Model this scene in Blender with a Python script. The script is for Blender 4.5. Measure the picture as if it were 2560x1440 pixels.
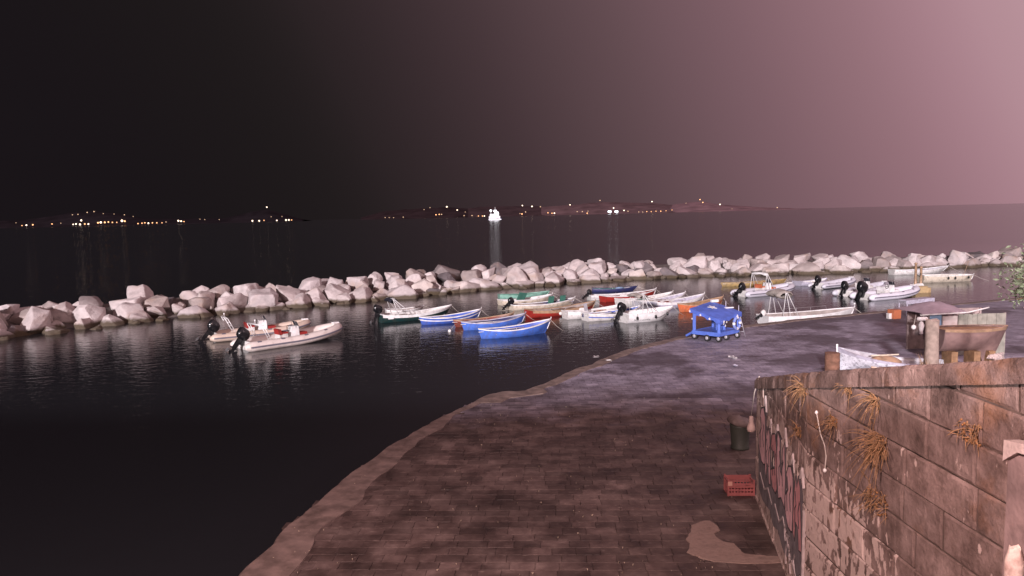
import bpy, bmesh, math, random
from mathutils import Vector, Matrix, noise as mnoise

R = math.radians
random.seed(7)
for o in list(bpy.data.objects):
    bpy.data.objects.remove(o)
scene = bpy.context.scene
C = scene.collection

# ------------------------------------------------------------------ camera
EYE, FOC, PITCH, ROLL = 6.8, 1900.0, R(5.47), R(1.35)
cam = bpy.data.cameras.new('camera')
cam.sensor_width = 36.0
cam.lens = 36.0 * FOC / 2560.0
cam.clip_start = 0.05
cam.clip_end = 60000
camo = bpy.data.objects.new('camera', cam)
C.objects.link(camo)
camo.matrix_world = (Matrix.Translation((0, 0, EYE)) @ Matrix.Rotation(R(90) - PITCH, 4, 'X')
                     @ Matrix.Rotation(-ROLL, 4, 'Z'))
scene.camera = camo


def ray(px, py):
    x, y = px - 1280, 720 - py
    c, s = math.cos(ROLL), math.sin(ROLL)
    u, v = x * c + y * s, -x * s + y * c
    return Vector((u, FOC * math.cos(PITCH) + v * math.sin(PITCH), v * math.cos(PITCH) - FOC * math.sin(PITCH)))


def at(px, py, z=0.0):
    d = ray(px, py)
    return Vector((0, 0, EYE)) + d * ((z - EYE) / d.z)


def aty(px, py, Y):
    d = ray(px, py)
    return Vector((0, 0, EYE)) + d * (Y / d.y)


# ------------------------------------------------------------------ night sky with the glow of the town on the right
world = bpy.data.worlds.new('World')
scene.world = world
world.use_nodes = True
nt = world.node_tree
nt.nodes.clear()
w_out = nt.nodes.new('ShaderNodeOutputWorld')
w_add = nt.nodes.new('ShaderNodeAddShader')
w_bg = nt.nodes.new('ShaderNodeBackground')
w_bg2 = nt.nodes.new('ShaderNodeBackground')
w_sky = nt.nodes.new('ShaderNodeTexSky')
w_sky.sky_type = 'NISHITA'
w_sky.sun_disc = False
w_sky.sun_elevation = R(-8)
w_sky.sun_rotation = R(198)
w_bg2.inputs['Strength'].default_value = 0.05
nt.links.new(w_sky.outputs[0], w_bg2.inputs['Color'])
w_tc = nt.nodes.new('ShaderNodeTexCoord')
w_nm = nt.nodes.new('ShaderNodeVectorMath'); w_nm.operation = 'NORMALIZE'
w_dot = nt.nodes.new('ShaderNodeVectorMath'); w_dot.operation = 'DOT_PRODUCT'
w_dot.inputs[1].default_value = (.92, 0, .39)
w_map = nt.nodes.new('ShaderNodeMapRange')
w_map.inputs[1].default_value = -1; w_map.inputs[2].default_value = 1
w_ramp = nt.nodes.new('ShaderNodeValToRGB')
stops = [(-1.0, (.0095, .0068, .0090)), (-.405, (.0098, .0072, .0090)), (-.238, (.0128, .0098, .0103)), (-.126, (.0190, .0142, .0150)),
         (.051, (.056, .0335, .0385)), (.204, (.118, .070, .078)), (.336, (.200, .110, .130)), (.450, (.300, .165, .190)),
         (.545, (.440, .245, .290)), (.70, (.600, .400, .425)), (1.0, (.62, .42, .44))]
cr = w_ramp.color_ramp
cr.interpolation = 'B_SPLINE'
while len(cr.elements) < len(stops):
    cr.elements.new(.5)
for e, (t, c) in zip(cr.elements, stops):
    e.position = (t + 1) / 2
    e.color = (*c, 1)
nt.links.new(w_tc.outputs['Generated'], w_nm.inputs[0])
nt.links.new(w_nm.outputs[0], w_dot.inputs[0])
nt.links.new(w_dot.outputs['Value'], w_map.inputs[0])
nt.links.new(w_map.outputs[0], w_ramp.inputs[0])
nt.links.new(w_ramp.outputs[0], w_bg.inputs['Color'])
w_bg.inputs['Strength'].default_value = 1.0
nt.links.new(w_bg.outputs[0], w_add.inputs[0])
nt.links.new(w_bg2.outputs[0], w_add.inputs[1])
nt.links.new(w_add.outputs[0], w_out.inputs['Surface'])

# ------------------------------------------------------------------ the harbour floodlighting (low, from behind the camera)
sun = bpy.data.lights.new('floodlight', 'SUN')
sun.energy = 4.8
sun.angle = R(2.4)
sun.color = (1.0, .90, .94)
suno = bpy.data.objects.new('floodlight', sun)
C.objects.link(suno)
suno.rotation_euler = Vector((.308, .951, -.226)).to_track_quat('-Z', 'Y').to_euler()

scene.view_settings.view_transform = 'Standard'
scene.view_settings.look = 'None'
scene.view_settings.exposure = 0.0
scene.view_settings.gamma = 1.0
scene.render.engine = 'CYCLES'
scene.cycles.max_bounces = 6
scene.cycles.diffuse_bounces = 2
scene.cycles.glossy_bounces = 3
scene.cycles.use_denoising = True

WZ = -0.7          # water level; the quay top is z = 0

# ------------------------------------------------------------------ materials
MATS = {}


def mat(name, col, rough=.6, var=.15, scale=3.0, metal=0.0, bump=0.0, bscale=30.0, dirt_or_lit=None, dirt_amt=.5,
        dirt_scale=2.0, emit=None, estr=0.0, spec=.5, objrand=0.0, coat=0.0):
    if name in MATS:
        return MATS[name]
    m = bpy.data.materials.new(name)
    m.use_nodes = True
    t = m.node_tree
    b = t.nodes['Principled BSDF']
    L = t.links
    tc = t.nodes.new('ShaderNodeTexCoord')
    n = t.nodes.new('ShaderNodeTexNoise')
    n.inputs['Scale'].default_value = scale
    n.inputs['Detail'].default_value = 6
    L.new(tc.outputs['Object'], n.inputs['Vector'])
    mr = t.nodes.new('ShaderNodeMapRange')
    mr.inputs[1].default_value = .3; mr.inputs[2].default_value = .7
    mr.inputs[3].default_value = 1 - var; mr.inputs[4].default_value = 1 + var
    L.new(n.outputs['Fac'], mr.inputs[0])
    hsv = t.nodes.new('ShaderNodeHueSaturation')
    hsv.inputs['Color'].default_value = (*col, 1)
    L.new(mr.outputs[0], hsv.inputs['Value'])
    out = hsv.outputs[0]
    if objrand:
        oi = t.nodes.new('ShaderNodeObjectInfo')
        mo = t.nodes.new('ShaderNodeMapRange')
        mo.inputs[3].default_value = 1 - objrand; mo.inputs[4].default_value = 1 + objrand
        L.new(oi.outputs['Random'], mo.inputs[0])
        h2 = t.nodes.new('ShaderNodeHueSaturation')
        L.new(out, h2.inputs['Color']); L.new(mo.outputs[0], h2.inputs['Value'])
        out = h2.outputs[0]
    if dirt_or_lit:
        n2 = t.nodes.new('ShaderNodeTexNoise')
        n2.inputs['Scale'].default_value = dirt_scale
        n2.inputs['Detail'].default_value = 8
        n2.inputs['Roughness'].default_value = .65
        L.new(tc.outputs['Object'], n2.inputs['Vector'])
        r2 = t.nodes.new('ShaderNodeMapRange')
        r2.inputs[1].default_value = .48; r2.inputs[2].default_value = .68
        r2.inputs[4].default_value = dirt_amt
        L.new(n2.outputs['Fac'], r2.inputs[0])
        mx = t.nodes.new('ShaderNodeMixRGB')
        mx.inputs['Color2'].default_value = (*dirt_or_lit, 1)
        L.new(r2.outputs[0], mx.inputs['Fac']); L.new(out, mx.inputs['Color1'])
        out = mx.outputs[0]
    L.new(out, b.inputs['Base Color'])
    b.inputs['Roughness'].default_value = rough
    b.inputs['Metallic'].default_value = metal
    b.inputs['Specular IOR Level'].default_value = spec
    b.inputs['Coat Weight'].default_value = coat
    if bump:
        n3 = t.nodes.new('ShaderNodeTexNoise')
        n3.inputs['Scale'].default_value = bscale
        n3.inputs['Detail'].default_value = 8
        L.new(tc.outputs['Object'], n3.inputs['Vector'])
        bp = t.nodes.new('ShaderNodeBump')
        bp.inputs['Strength'].default_value = bump
        bp.inputs['Distance'].default_value = .03
        L.new(n3.outputs['Fac'], bp.inputs['Height'])
        L.new(bp.outputs[0], b.inputs['Normal'])
    if emit:
        b.inputs['Emission Color'].default_value = (*emit, 1)
        b.inputs['Emission Strength'].default_value = estr
    MATS[name] = m
    return m


def paint(name, col, rough=.38, dirt_or_lit=(.10, .08, .06), amt=.3):
    return mat('paint_' + name, col, rough, .16, 2.5, dirt_or_lit=dirt_or_lit, dirt_amt=min(.8, amt + .15), dirt_scale=3.0, bump=.08, bscale=12)


P_white = paint('white', (.82, .81, .81), amt=.08)
P_offwhite = paint('offwhite', (.70, .68, .66), amt=.30)
P_cream = paint('cream', (.66, .58, .47), amt=.4)
P_grey = paint('grey', (.42, .41, .45))
P_blue = paint('blue', (.055, .12, .50))
P_blue2 = paint('blue_bright', (.07, .17, .62))
P_navy = paint('navy', (.025, .03, .11))
P_dgreen = paint('dark_green', (.012, .045, .045))
P_pgreen = paint('pale_green', (.22, .44, .36))
P_green = paint('green', (.04, .17, .12))
P_red = paint('red', (.36, .028, .022))
P_maroon = paint('maroon', (.20, .035, .025), amt=.5)
P_orange = paint('orange', (.58, .145, .055), amt=.4)
P_tan = paint('tan', (.42, .27, .17), amt=.5)
P_yellow = paint('yellow', (.40, .28, .12), amt=.6)
P_lilac = paint('lilac', (.50, .48, .58))
M_wood = mat('wood', (.26, .15, .08), .65, .3, 6, bump=.15, bscale=20)
M_palewood = mat('pale_wood', (.46, .36, .26), .7, .25, 6, bump=.15)
M_inside = mat('boat_inside', (.33, .28, .26), .7, .3, 4, dirt_or_lit=(.08, .06, .05), dirt_amt=.6)
M_black = mat('black_plastic', (.010, .010, .012), .22, .1, spec=.6)
M_rubber = mat('rubber', (.02, .02, .02), .7)
M_steel = mat('steel', (.62, .62, .64), .3, .1, metal=.9)
M_tubewhite = mat('tube_white', (.74, .66, .62), .45, .06, 2, dirt_or_lit=(.35, .27, .22), dirt_amt=.35, dirt_scale=3)
M_tubegrey = mat('tube_grey', (.60, .59, .66), .45, .06, 2, dirt_or_lit=(.3, .27, .28), dirt_amt=.3, dirt_scale=3)
M_band = mat('grey_band', (.16, .15, .19), .5)
M_red_up = mat('red_upholstery', (.30, .02, .018), .5, .15)
M_canvas = mat('canvas', (.36, .32, .29), .85, .2, 5, bump=.3, bscale=8)
M_darkcanvas = mat('dark_canvas', (.012, .012, .022), .8, .2)
M_rope = mat('rope', (.55, .50, .45), .8)
M_tarp_blue = mat('tarp_blue', (.06, .13, .42), .5, .2, bump=.3, bscale=6)
M_tarp_green = mat('tarp_green', (.05, .17, .13), .6, .15)
M_buoy = mat('fender_white', (.8, .78, .76), .4)
M_cart = mat('cart_blue', (.10, .18, .60), .4, .15, 4, dirt_or_lit=(.03, .05, .2), dirt_amt=.5)
M_cartroof = mat('cart_roof_blue', (.08, .14, .52), .6, .2, 3)


# --- water
def water_mat():
    m = bpy.data.materials.new('sea_water')
    m.use_nodes = True
    t = m.node_tree; L = t.links
    b = t.nodes['Principled BSDF']
    b.inputs['Base Color'].default_value = (.019, .021, .025, 1)
    b.inputs['IOR'].default_value = 1.33
    tc = t.nodes.new('ShaderNodeTexCoord')
    gp_ = t.nodes.new('ShaderNodeNewGeometry'); sy_ = t.nodes.new('ShaderNodeSeparateXYZ'); L.new(gp_.outputs['Position'], sy_.inputs[0])
    ro = t.nodes.new('ShaderNodeMapRange'); ro.inputs[1].default_value = 88; ro.inputs[2].default_value = 150; ro.inputs[3].default_value = .10; ro.inputs[4].default_value = .17
    L.new(sy_.outputs['Y'], ro.inputs[0]); L.new(ro.outputs[0], b.inputs['Roughness'])
    mp = t.nodes.new('ShaderNodeMapping')
    mp.inputs['Rotation'].default_value = (0, 0, R(-12))
    mp.inputs['Scale'].default_value = (.8, 1.3, 1)
    L.new(tc.outputs['Object'], mp.inputs['Vector'])
    n1 = t.nodes.new('ShaderNodeTexNoise'); n1.inputs['Scale'].default_value = 1.5; n1.inputs['Detail'].default_value = 3
    n1.inputs['Distortion'].default_value = .4
    n2 = t.nodes.new('ShaderNodeTexNoise'); n2.inputs['Scale'].default_value = 6.5; n2.inputs['Detail'].default_value = 2
    L.new(mp.outputs[0], n1.inputs['Vector']); L.new(mp.outputs[0], n2.inputs['Vector'])
    b1 = t.nodes.new('ShaderNodeBump'); b1.inputs['Strength'].default_value = 1; b1.inputs['Distance'].default_value = .020
    b2 = t.nodes.new('ShaderNodeBump'); b2.inputs['Strength'].default_value = 1; b2.inputs['Distance'].default_value = .007
    L.new(n1.outputs['Fac'], b1.inputs['Height']); L.new(n2.outputs['Fac'], b2.inputs['Height'])
    L.new(b1.outputs[0], b2.inputs['Normal']); L.new(b2.outputs[0], b.inputs['Normal'])
    return m


# --- boulders: pale limestone with some dark lava stones, brown weed band at the waterline
def boulder_mat():
    m = bpy.data.materials.new('boulder_stone')
    m.use_nodes = True
    t = m.node_tree; L = t.links
    b = t.nodes['Principled BSDF']
    b.inputs['Roughness'].default_value = .85
    b.inputs['Specular IOR Level'].default_value = .25
    tc = t.nodes.new('ShaderNodeTexCoord'); oi = t.nodes.new('ShaderNodeObjectInfo'); g = t.nodes.new('ShaderNodeNewGeometry')
    rp = t.nodes.new('ShaderNodeValToRGB'); rp.color_ramp.interpolation = 'LINEAR'
    cols = [(0, (.12, .10, .105)), (.04, (.19, .16, .165)), (.09, (.40, .33, .31)), (.35, (.54, .46, .45)),
            (.6, (.60, .53, .52)), (.8, (.52, .45, .45)), (1, (.61, .52, .48))]
    e = rp.color_ramp.elements
    while len(e) < len(cols):
        e.new(.5)
    for x, (p, c) in zip(e, cols):
        x.position = p; x.color = (*c, 1)
    L.new(oi.outputs['Random'], rp.inputs[0])
    va = t.nodes.new('ShaderNodeVectorMath'); va.operation = 'ADD'
    L.new(tc.outputs['Object'], va.inputs[0]); L.new(oi.outputs['Location'], va.inputs[1])
    n = t.nodes.new('ShaderNodeTexNoise'); n.inputs['Scale'].default_value = 1.6; n.inputs['Detail'].default_value = 8; n.inputs['Roughness'].default_value = .65
    L.new(va.outputs[0], n.inputs['Vector'])
    mr = t.nodes.new('ShaderNodeMapRange'); mr.inputs[1].default_value = .3; mr.inputs[2].default_value = .72; mr.inputs[3].default_value = .72; mr.inputs[4].default_value = 1.2
    L.new(n.outputs['Fac'], mr.inputs[0])
    h = t.nodes.new('ShaderNodeHueSaturation'); L.new(rp.outputs[0], h.inputs['Color']); L.new(mr.outputs[0], h.inputs['Value'])
    # rusty veins
    n4 = t.nodes.new('ShaderNodeTexNoise'); n4.inputs['Scale'].default_value = .8; n4.inputs['Detail'].default_value = 6
    L.new(va.outputs[0], n4.inputs['Vector'])
    r4 = t.nodes.new('ShaderNodeMapRange'); r4.inputs[1].default_value = .55; r4.inputs[2].default_value = .75; r4.inputs[4].default_value = .55
    L.new(n4.outputs['Fac'], r4.inputs[0])
    m4 = t.nodes.new('ShaderNodeMixRGB'); m4.inputs['Color2'].default_value = (.30, .19, .12, 1)
    L.new(r4.outputs[0], m4.inputs['Fac']); L.new(h.outputs[0], m4.inputs['Color1'])
    # weed band
    sx = t.nodes.new('ShaderNodeSeparateXYZ'); L.new(g.outputs['Position'], sx.inputs[0])
    nz = t.nodes.new('ShaderNodeMath'); nz.operation = 'MULTIPLY_ADD'
    L.new(n.outputs['Fac'], nz.inputs[0]); nz.inputs[1].default_value = -.55; L.new(sx.outputs['Z'], nz.inputs[2])
    rz = t.nodes.new('ShaderNodeMapRange'); rz.inputs[1].default_value = -.72; rz.inputs[2].default_value = -.52
    rz.inputs[3].default_value = .92; rz.inputs[4].default_value = 0
    L.new(nz.outputs[0], rz.inputs[0])
    mz = t.nodes.new('ShaderNodeMixRGB'); mz.inputs['Color2'].default_value = (.075, .055, .030, 1)
    L.new(rz.outputs[0], mz.inputs['Fac']); L.new(m4.outputs[0], mz.inputs['Color1'])
    L.new(mz.outputs[0], b.inputs['Base Color'])
    n3 = t.nodes.new('ShaderNodeTexNoise'); n3.inputs['Scale'].default_value = 3.5; n3.inputs['Detail'].default_value = 10; n3.inputs['Roughness'].default_value = .7
    L.new(va.outputs[0], n3.inputs['Vector'])
    bp = t.nodes.new('ShaderNodeBump'); bp.inputs['Strength'].default_value = .8; bp.inputs['Distance'].default_value = .10
    L.new(n3.outputs['Fac'], bp.inputs['Height']); L.new(bp.outputs[0], b.inputs['Normal'])
    return m


# --- paving: dark lava slabs, worn and wet in patches, pale sandy dirt, far part painted as floodlit
def paving_mat(name, bricks):
    m = bpy.data.materials.new(name)
    m.use_nodes = True
    t = m.node_tree; L = t.links
    b = t.nodes['Principled BSDF']

    def N(kind, **kw):
        n_ = t.nodes.new('ShaderNode' + kind)
        for k, v in kw.items():
            setattr(n_, k, v)
        return n_

    def noise(scale, detail, rough=.6, vec=None):
        n_ = N('TexNoise'); n_.inputs['Scale'].default_value = scale; n_.inputs['Detail'].default_value = detail; n_.inputs['Roughness'].default_value = rough
        L.new(vec or g.outputs['Position'], n_.inputs['Vector'])
        return n_.outputs['Fac']

    def rng(src, a, b_, c, d):
        r_ = N('MapRange'); r_.inputs[1].default_value = a; r_.inputs[2].default_value = b_; r_.inputs[3].default_value = c; r_.inputs[4].default_value = d
        L.new(src, r_.inputs[0])
        return r_.outputs[0]

    def ramp(src, cs):
        r_ = N('ValToRGB'); e = r_.color_ramp.elements
        while len(e) < len(cs):
            e.new(.5)
        for x, (p, c) in zip(e, cs):
            x.position = p; x.color = (*c, 1)
        L.new(src, r_.inputs[0])
        return r_.outputs[0]

    def mix(f, c1, c2, mode='MIX'):
        x = N('MixRGB', blend_type=mode)
        if isinstance(f, float): x.inputs['Fac'].default_value = f
        else: L.new(f, x.inputs['Fac'])
        for k, c in (('Color1', c1), ('Color2', c2)):
            if isinstance(c, tuple): x.inputs[k].default_value = (*c, 1)
            else: L.new(c, x.inputs[k])
        return x.outputs[0]

    g = N('NewGeometry'); oi = N('ObjectInfo')
    n = noise(1.1, 9, .68)
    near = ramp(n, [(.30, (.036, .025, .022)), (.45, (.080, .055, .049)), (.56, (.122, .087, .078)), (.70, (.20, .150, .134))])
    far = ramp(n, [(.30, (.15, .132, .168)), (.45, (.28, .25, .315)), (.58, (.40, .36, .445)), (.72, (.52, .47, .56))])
    # shadow edge painted into the colour: shaded brown near, floodlit lilac far, uneven border
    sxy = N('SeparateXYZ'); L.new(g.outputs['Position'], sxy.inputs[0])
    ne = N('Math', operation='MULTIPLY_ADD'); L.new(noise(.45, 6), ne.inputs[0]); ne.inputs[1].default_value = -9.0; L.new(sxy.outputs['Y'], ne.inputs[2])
    dirt_or_lit = rng(ne.outputs[0], 20.0, 26.5, 0.0, 1.0)
    col = mix(dirt_or_lit, near, far)
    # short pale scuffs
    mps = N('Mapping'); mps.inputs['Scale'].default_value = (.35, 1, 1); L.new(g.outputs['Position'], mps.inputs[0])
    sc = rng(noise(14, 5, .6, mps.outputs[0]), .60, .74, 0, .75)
    col = mix(sc, col, mix(dirt_or_lit, (.27, .22, .19), (.72, .66, .72)))
    # each stone a shade of its own
    if bricks:
        br = N('TexBrick')
        br.inputs['Color1'].default_value = (1, 1, 1, 1); br.inputs['Color2'].default_value = (.62, .62, .62, 1); br.inputs['Mortar'].default_value = (.40, .38, .37, 1)
        br.inputs['Scale'].default_value = 1; br.inputs['Brick Width'].default_value = .52; br.inputs['Row Height'].default_value = .33; br.inputs['Mortar Size'].default_value = .014
        L.new(g.outputs['Position'], br.inputs['Vector'])
        col = mix(.8, col, br.outputs['Color'], 'MULTIPLY')
        wet = rng(noise(.16, 7), .50, .56, 0, .72)
        col = mix(wet, col, (.055, .040, .048))
    else:
        ad = N('Math', operation='ADD'); L.new(oi.outputs['Random'], ad.inputs[0]); L.new(g.outputs['Random Per Island'], ad.inputs[1])
        fr = N('Math', operation='FRACT'); L.new(ad.outputs[0], fr.inputs[0])
        hv = N('HueSaturation'); L.new(rng(fr.outputs[0], 0, 1, .74, 1.22), hv.inputs['Value']); L.new(col, hv.inputs['Color'])
        h3 = N('HueSaturation'); L.new(rng(noise(.33, 5), .35, .65, .80, 1.25), h3.inputs['Value']); L.new(hv.outputs[0], h3.inputs['Color'])
        col = h3.outputs[0]
    L.new(col, b.inputs['Base Color'])
    bp = N('Bump'); bp.inputs['Strength'].default_value = .7; bp.inputs['Distance'].default_value = .02
    L.new(noise(9, 8), bp.inputs['Height']); L.new(bp.outputs[0], b.inputs['Normal'])
    L.new(rng(n, .35, .65, .40, .85), b.inputs['Roughness'])
    b.inputs['Specular IOR Level'].default_value = .35
    return m


# --- wall stone: brown tuff with orange lichen and scabs of old pale plaster
def wallstone_mat(name, plaster=True):
    m = bpy.data.materials.new(name)
    m.use_nodes = True
    t = m.node_tree; L = t.links
    b = t.nodes['Principled BSDF']
    b.inputs['Roughness'].default_value = .9
    b.inputs['Specular IOR Level'].default_value = .2
    g = t.nodes.new('ShaderNodeNewGeometry'); oi = t.nodes.new('ShaderNodeObjectInfo')
    n = t.nodes.new('ShaderNodeTexNoise'); n.inputs['Scale'].default_value = 1.8; n.inputs['Detail'].default_value = 10; n.inputs['Roughness'].default_value = .7
    L.new(g.outputs['Position'], n.inputs['Vector'])
    rp = t.nodes.new('ShaderNodeValToRGB')
    cs = [(.30, (.060, .040, .034)), (.43, (.155, .108, .094)), (.56, (.25, .180, .160)), (.72, (.40, .30, .27))]
    e = rp.color_ramp.elements
    while len(e) < 4:
        e.new(.5)
    for x, (p, c) in zip(e, cs):
        x.position = p; x.color = (*c, 1)
    L.new(n.outputs['Fac'], rp.inputs[0])
    hv = t.nodes.new('ShaderNodeHueSaturation')
    mo = t.nodes.new('ShaderNodeMapRange'); mo.inputs[3].default_value = .82; mo.inputs[4].default_value = 1.18
    L.new(oi.outputs['Random'], mo.inputs[0]); L.new(mo.outputs[0], hv.inputs['Value']); L.new(rp.outputs[0], hv.inputs['Color'])
    # lichen
    nl = t.nodes.new('ShaderNodeTexNoise'); nl.inputs['Scale'].default_value = .9; nl.inputs['Detail'].default_value = 8; nl.inputs['Roughness'].default_value = .6
    vo = t.nodes.new('ShaderNodeVectorMath'); vo.inputs[1].default_value = (3.1, 7.7, 1.3)
    L.new(g.outputs['Position'], vo.inputs[0]); L.new(vo.outputs[0], nl.inputs['Vector'])
    rl = t.nodes.new('ShaderNodeMapRange'); rl.inputs[1].default_value = .56; rl.inputs[2].default_value = .72; rl.inputs[4].default_value = .6
    L.new(nl.outputs['Fac'], rl.inputs[0])
    ml = t.nodes.new('ShaderNodeMixRGB'); ml.inputs['Color2'].default_value = (.27, .125, .05, 1)
    L.new(rl.outputs[0], ml.inputs['Fac']); L.new(hv.outputs[0], ml.inputs['Color1'])
    col = ml.outputs[0]
    if plaster:
        sx = t.nodes.new('ShaderNodeSeparateXYZ'); L.new(g.outputs['Position'], sx.inputs[0])
        mp = t.nodes.new('ShaderNodeMapping'); mp.inputs['Scale'].default_value = (1, 1.6, .75)
        L.new(g.outputs['Position'], mp.inputs[0])
        npn = t.nodes.new('ShaderNodeTexNoise'); npn.inputs['Scale'].default_value = 1.7; npn.inputs['Detail'].default_value = 9; npn.inputs['Roughness'].default_value = .62
        L.new(mp.outputs[0], npn.inputs['Vector'])
        nf = t.nodes.new('ShaderNodeTexNoise'); nf.inputs['Scale'].default_value = 6.5; nf.inputs['Detail'].default_value = 6
        L.new(mp.outputs[0], nf.inputs['Vector'])
        mf = t.nodes.new('ShaderNodeMath'); mf.operation = 'MULTIPLY_ADD'; L.new(nf.outputs['Fac'], mf.inputs[0]); mf.inputs[1].default_value = .62
        mg = t.nodes.new('ShaderNodeMath'); mg.operation = 'MULTIPLY'; L.new(npn.outputs['Fac'], mg.inputs[0]); mg.inputs[1].default_value = .46; L.new(mg.outputs[0], mf.inputs[2])
        # plaster survives low down between y = 9 and 13
        ry = t.nodes.new('ShaderNodeMapRange'); ry.inputs[1].default_value = 8.4; ry.inputs[2].default_value = 10.2
        L.new(sx.outputs['Y'], ry.inputs[0])
        rz = t.nodes.new('ShaderNodeMapRange'); rz.inputs[1].default_value = 3.3; rz.inputs[2].default_value = 2.3
        L.new(sx.outputs['Z'], rz.inputs[0])
        mu = t.nodes.new('ShaderNodeMath'); mu.operation = 'MULTIPLY'; L.new(ry.outputs[0], mu.inputs[0]); L.new(rz.outputs[0], mu.inputs[1])
        ma = t.nodes.new('ShaderNodeMath'); ma.operation = 'MULTIPLY_ADD'; L.new(mu.outputs[0], ma.inputs[0]); ma.inputs[1].default_value = .19; L.new(mf.outputs[0], ma.inputs[2])
        r6 = t.nodes.new('ShaderNodeMapRange'); r6.inputs[1].default_value = .67; r6.inputs[2].default_value = .69; r6.inputs[4].default_value = .8
        L.new(ma.outputs[0], r6.inputs[0])
        m6 = t.nodes.new('ShaderNodeMixRGB'); m6.inputs['Color2'].default_value = (.60, .48, .43, 1)
        L.new(r6.outputs[0], m6.inputs['Fac']); L.new(col, m6.inputs['Color1'])
        col = m6.outputs[0]
    L.new(col, b.inputs['Base Color'])
    nb = t.nodes.new('ShaderNodeTexNoise'); nb.inputs['Scale'].default_value = 7; nb.inputs['Detail'].default_value = 10; nb.inputs['Roughness'].default_value = .7
    L.new(g.outputs['Position'], nb.inputs['Vector'])
    bp = t.nodes.new('ShaderNodeBump'); bp.inputs['Strength'].default_value = .9; bp.inputs['Distance'].default_value = .05
    L.new(nb.outputs['Fac'], bp.inputs['Height']); L.new(bp.outputs[0], b.inputs['Normal'])
    return m


M_water = water_mat()
M_boulder = boulder_mat()
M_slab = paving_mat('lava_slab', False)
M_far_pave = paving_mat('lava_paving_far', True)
M_wall = wallstone_mat('wall_stone')
M_cap = wallstone_mat('cap_stone', False)
M_mortar = mat('mortar', (.085, .058, .047), .95, .3, 4, bump=.5, bscale=20)
M_conc = mat('edge_concrete', (.21, .155, .135), .85, .35, 2.5, bump=.6, bscale=7, dirt_or_lit=(.085, .060, .050), dirt_amt=.85, dirt_scale=1.6)
M_patch = mat('cement_patch', (.31, .225, .19), .85, .3, 3, bump=.5, bscale=10, dirt_or_lit=(.13, .085, .07), dirt_amt=.7, dirt_scale=3)
M_plaster = mat('old_plaster', (.25, .18, .17), .9, .3, 2.5, bump=.6, bscale=9, dirt_or_lit=(.11, .075, .068), dirt_amt=.75, dirt_scale=3)


# ------------------------------------------------------------------ helpers
def tag(o, label=None, cat=None, group=None, kind=None):
    if label: o['label'] = label
    if cat: o['category'] = cat
    if group: o['group'] = group
    if kind: o['kind'] = kind
    return o


def thing(name, label, cat, loc=(0, 0, 0), rz=0.0, group=None):
    o = bpy.data.objects.new(name, None)
    o.empty_display_size = .2
    C.objects.link(o)
    o.location = loc
    o.rotation_euler = (0, 0, rz)
    return tag(o, label, cat, group)


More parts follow.
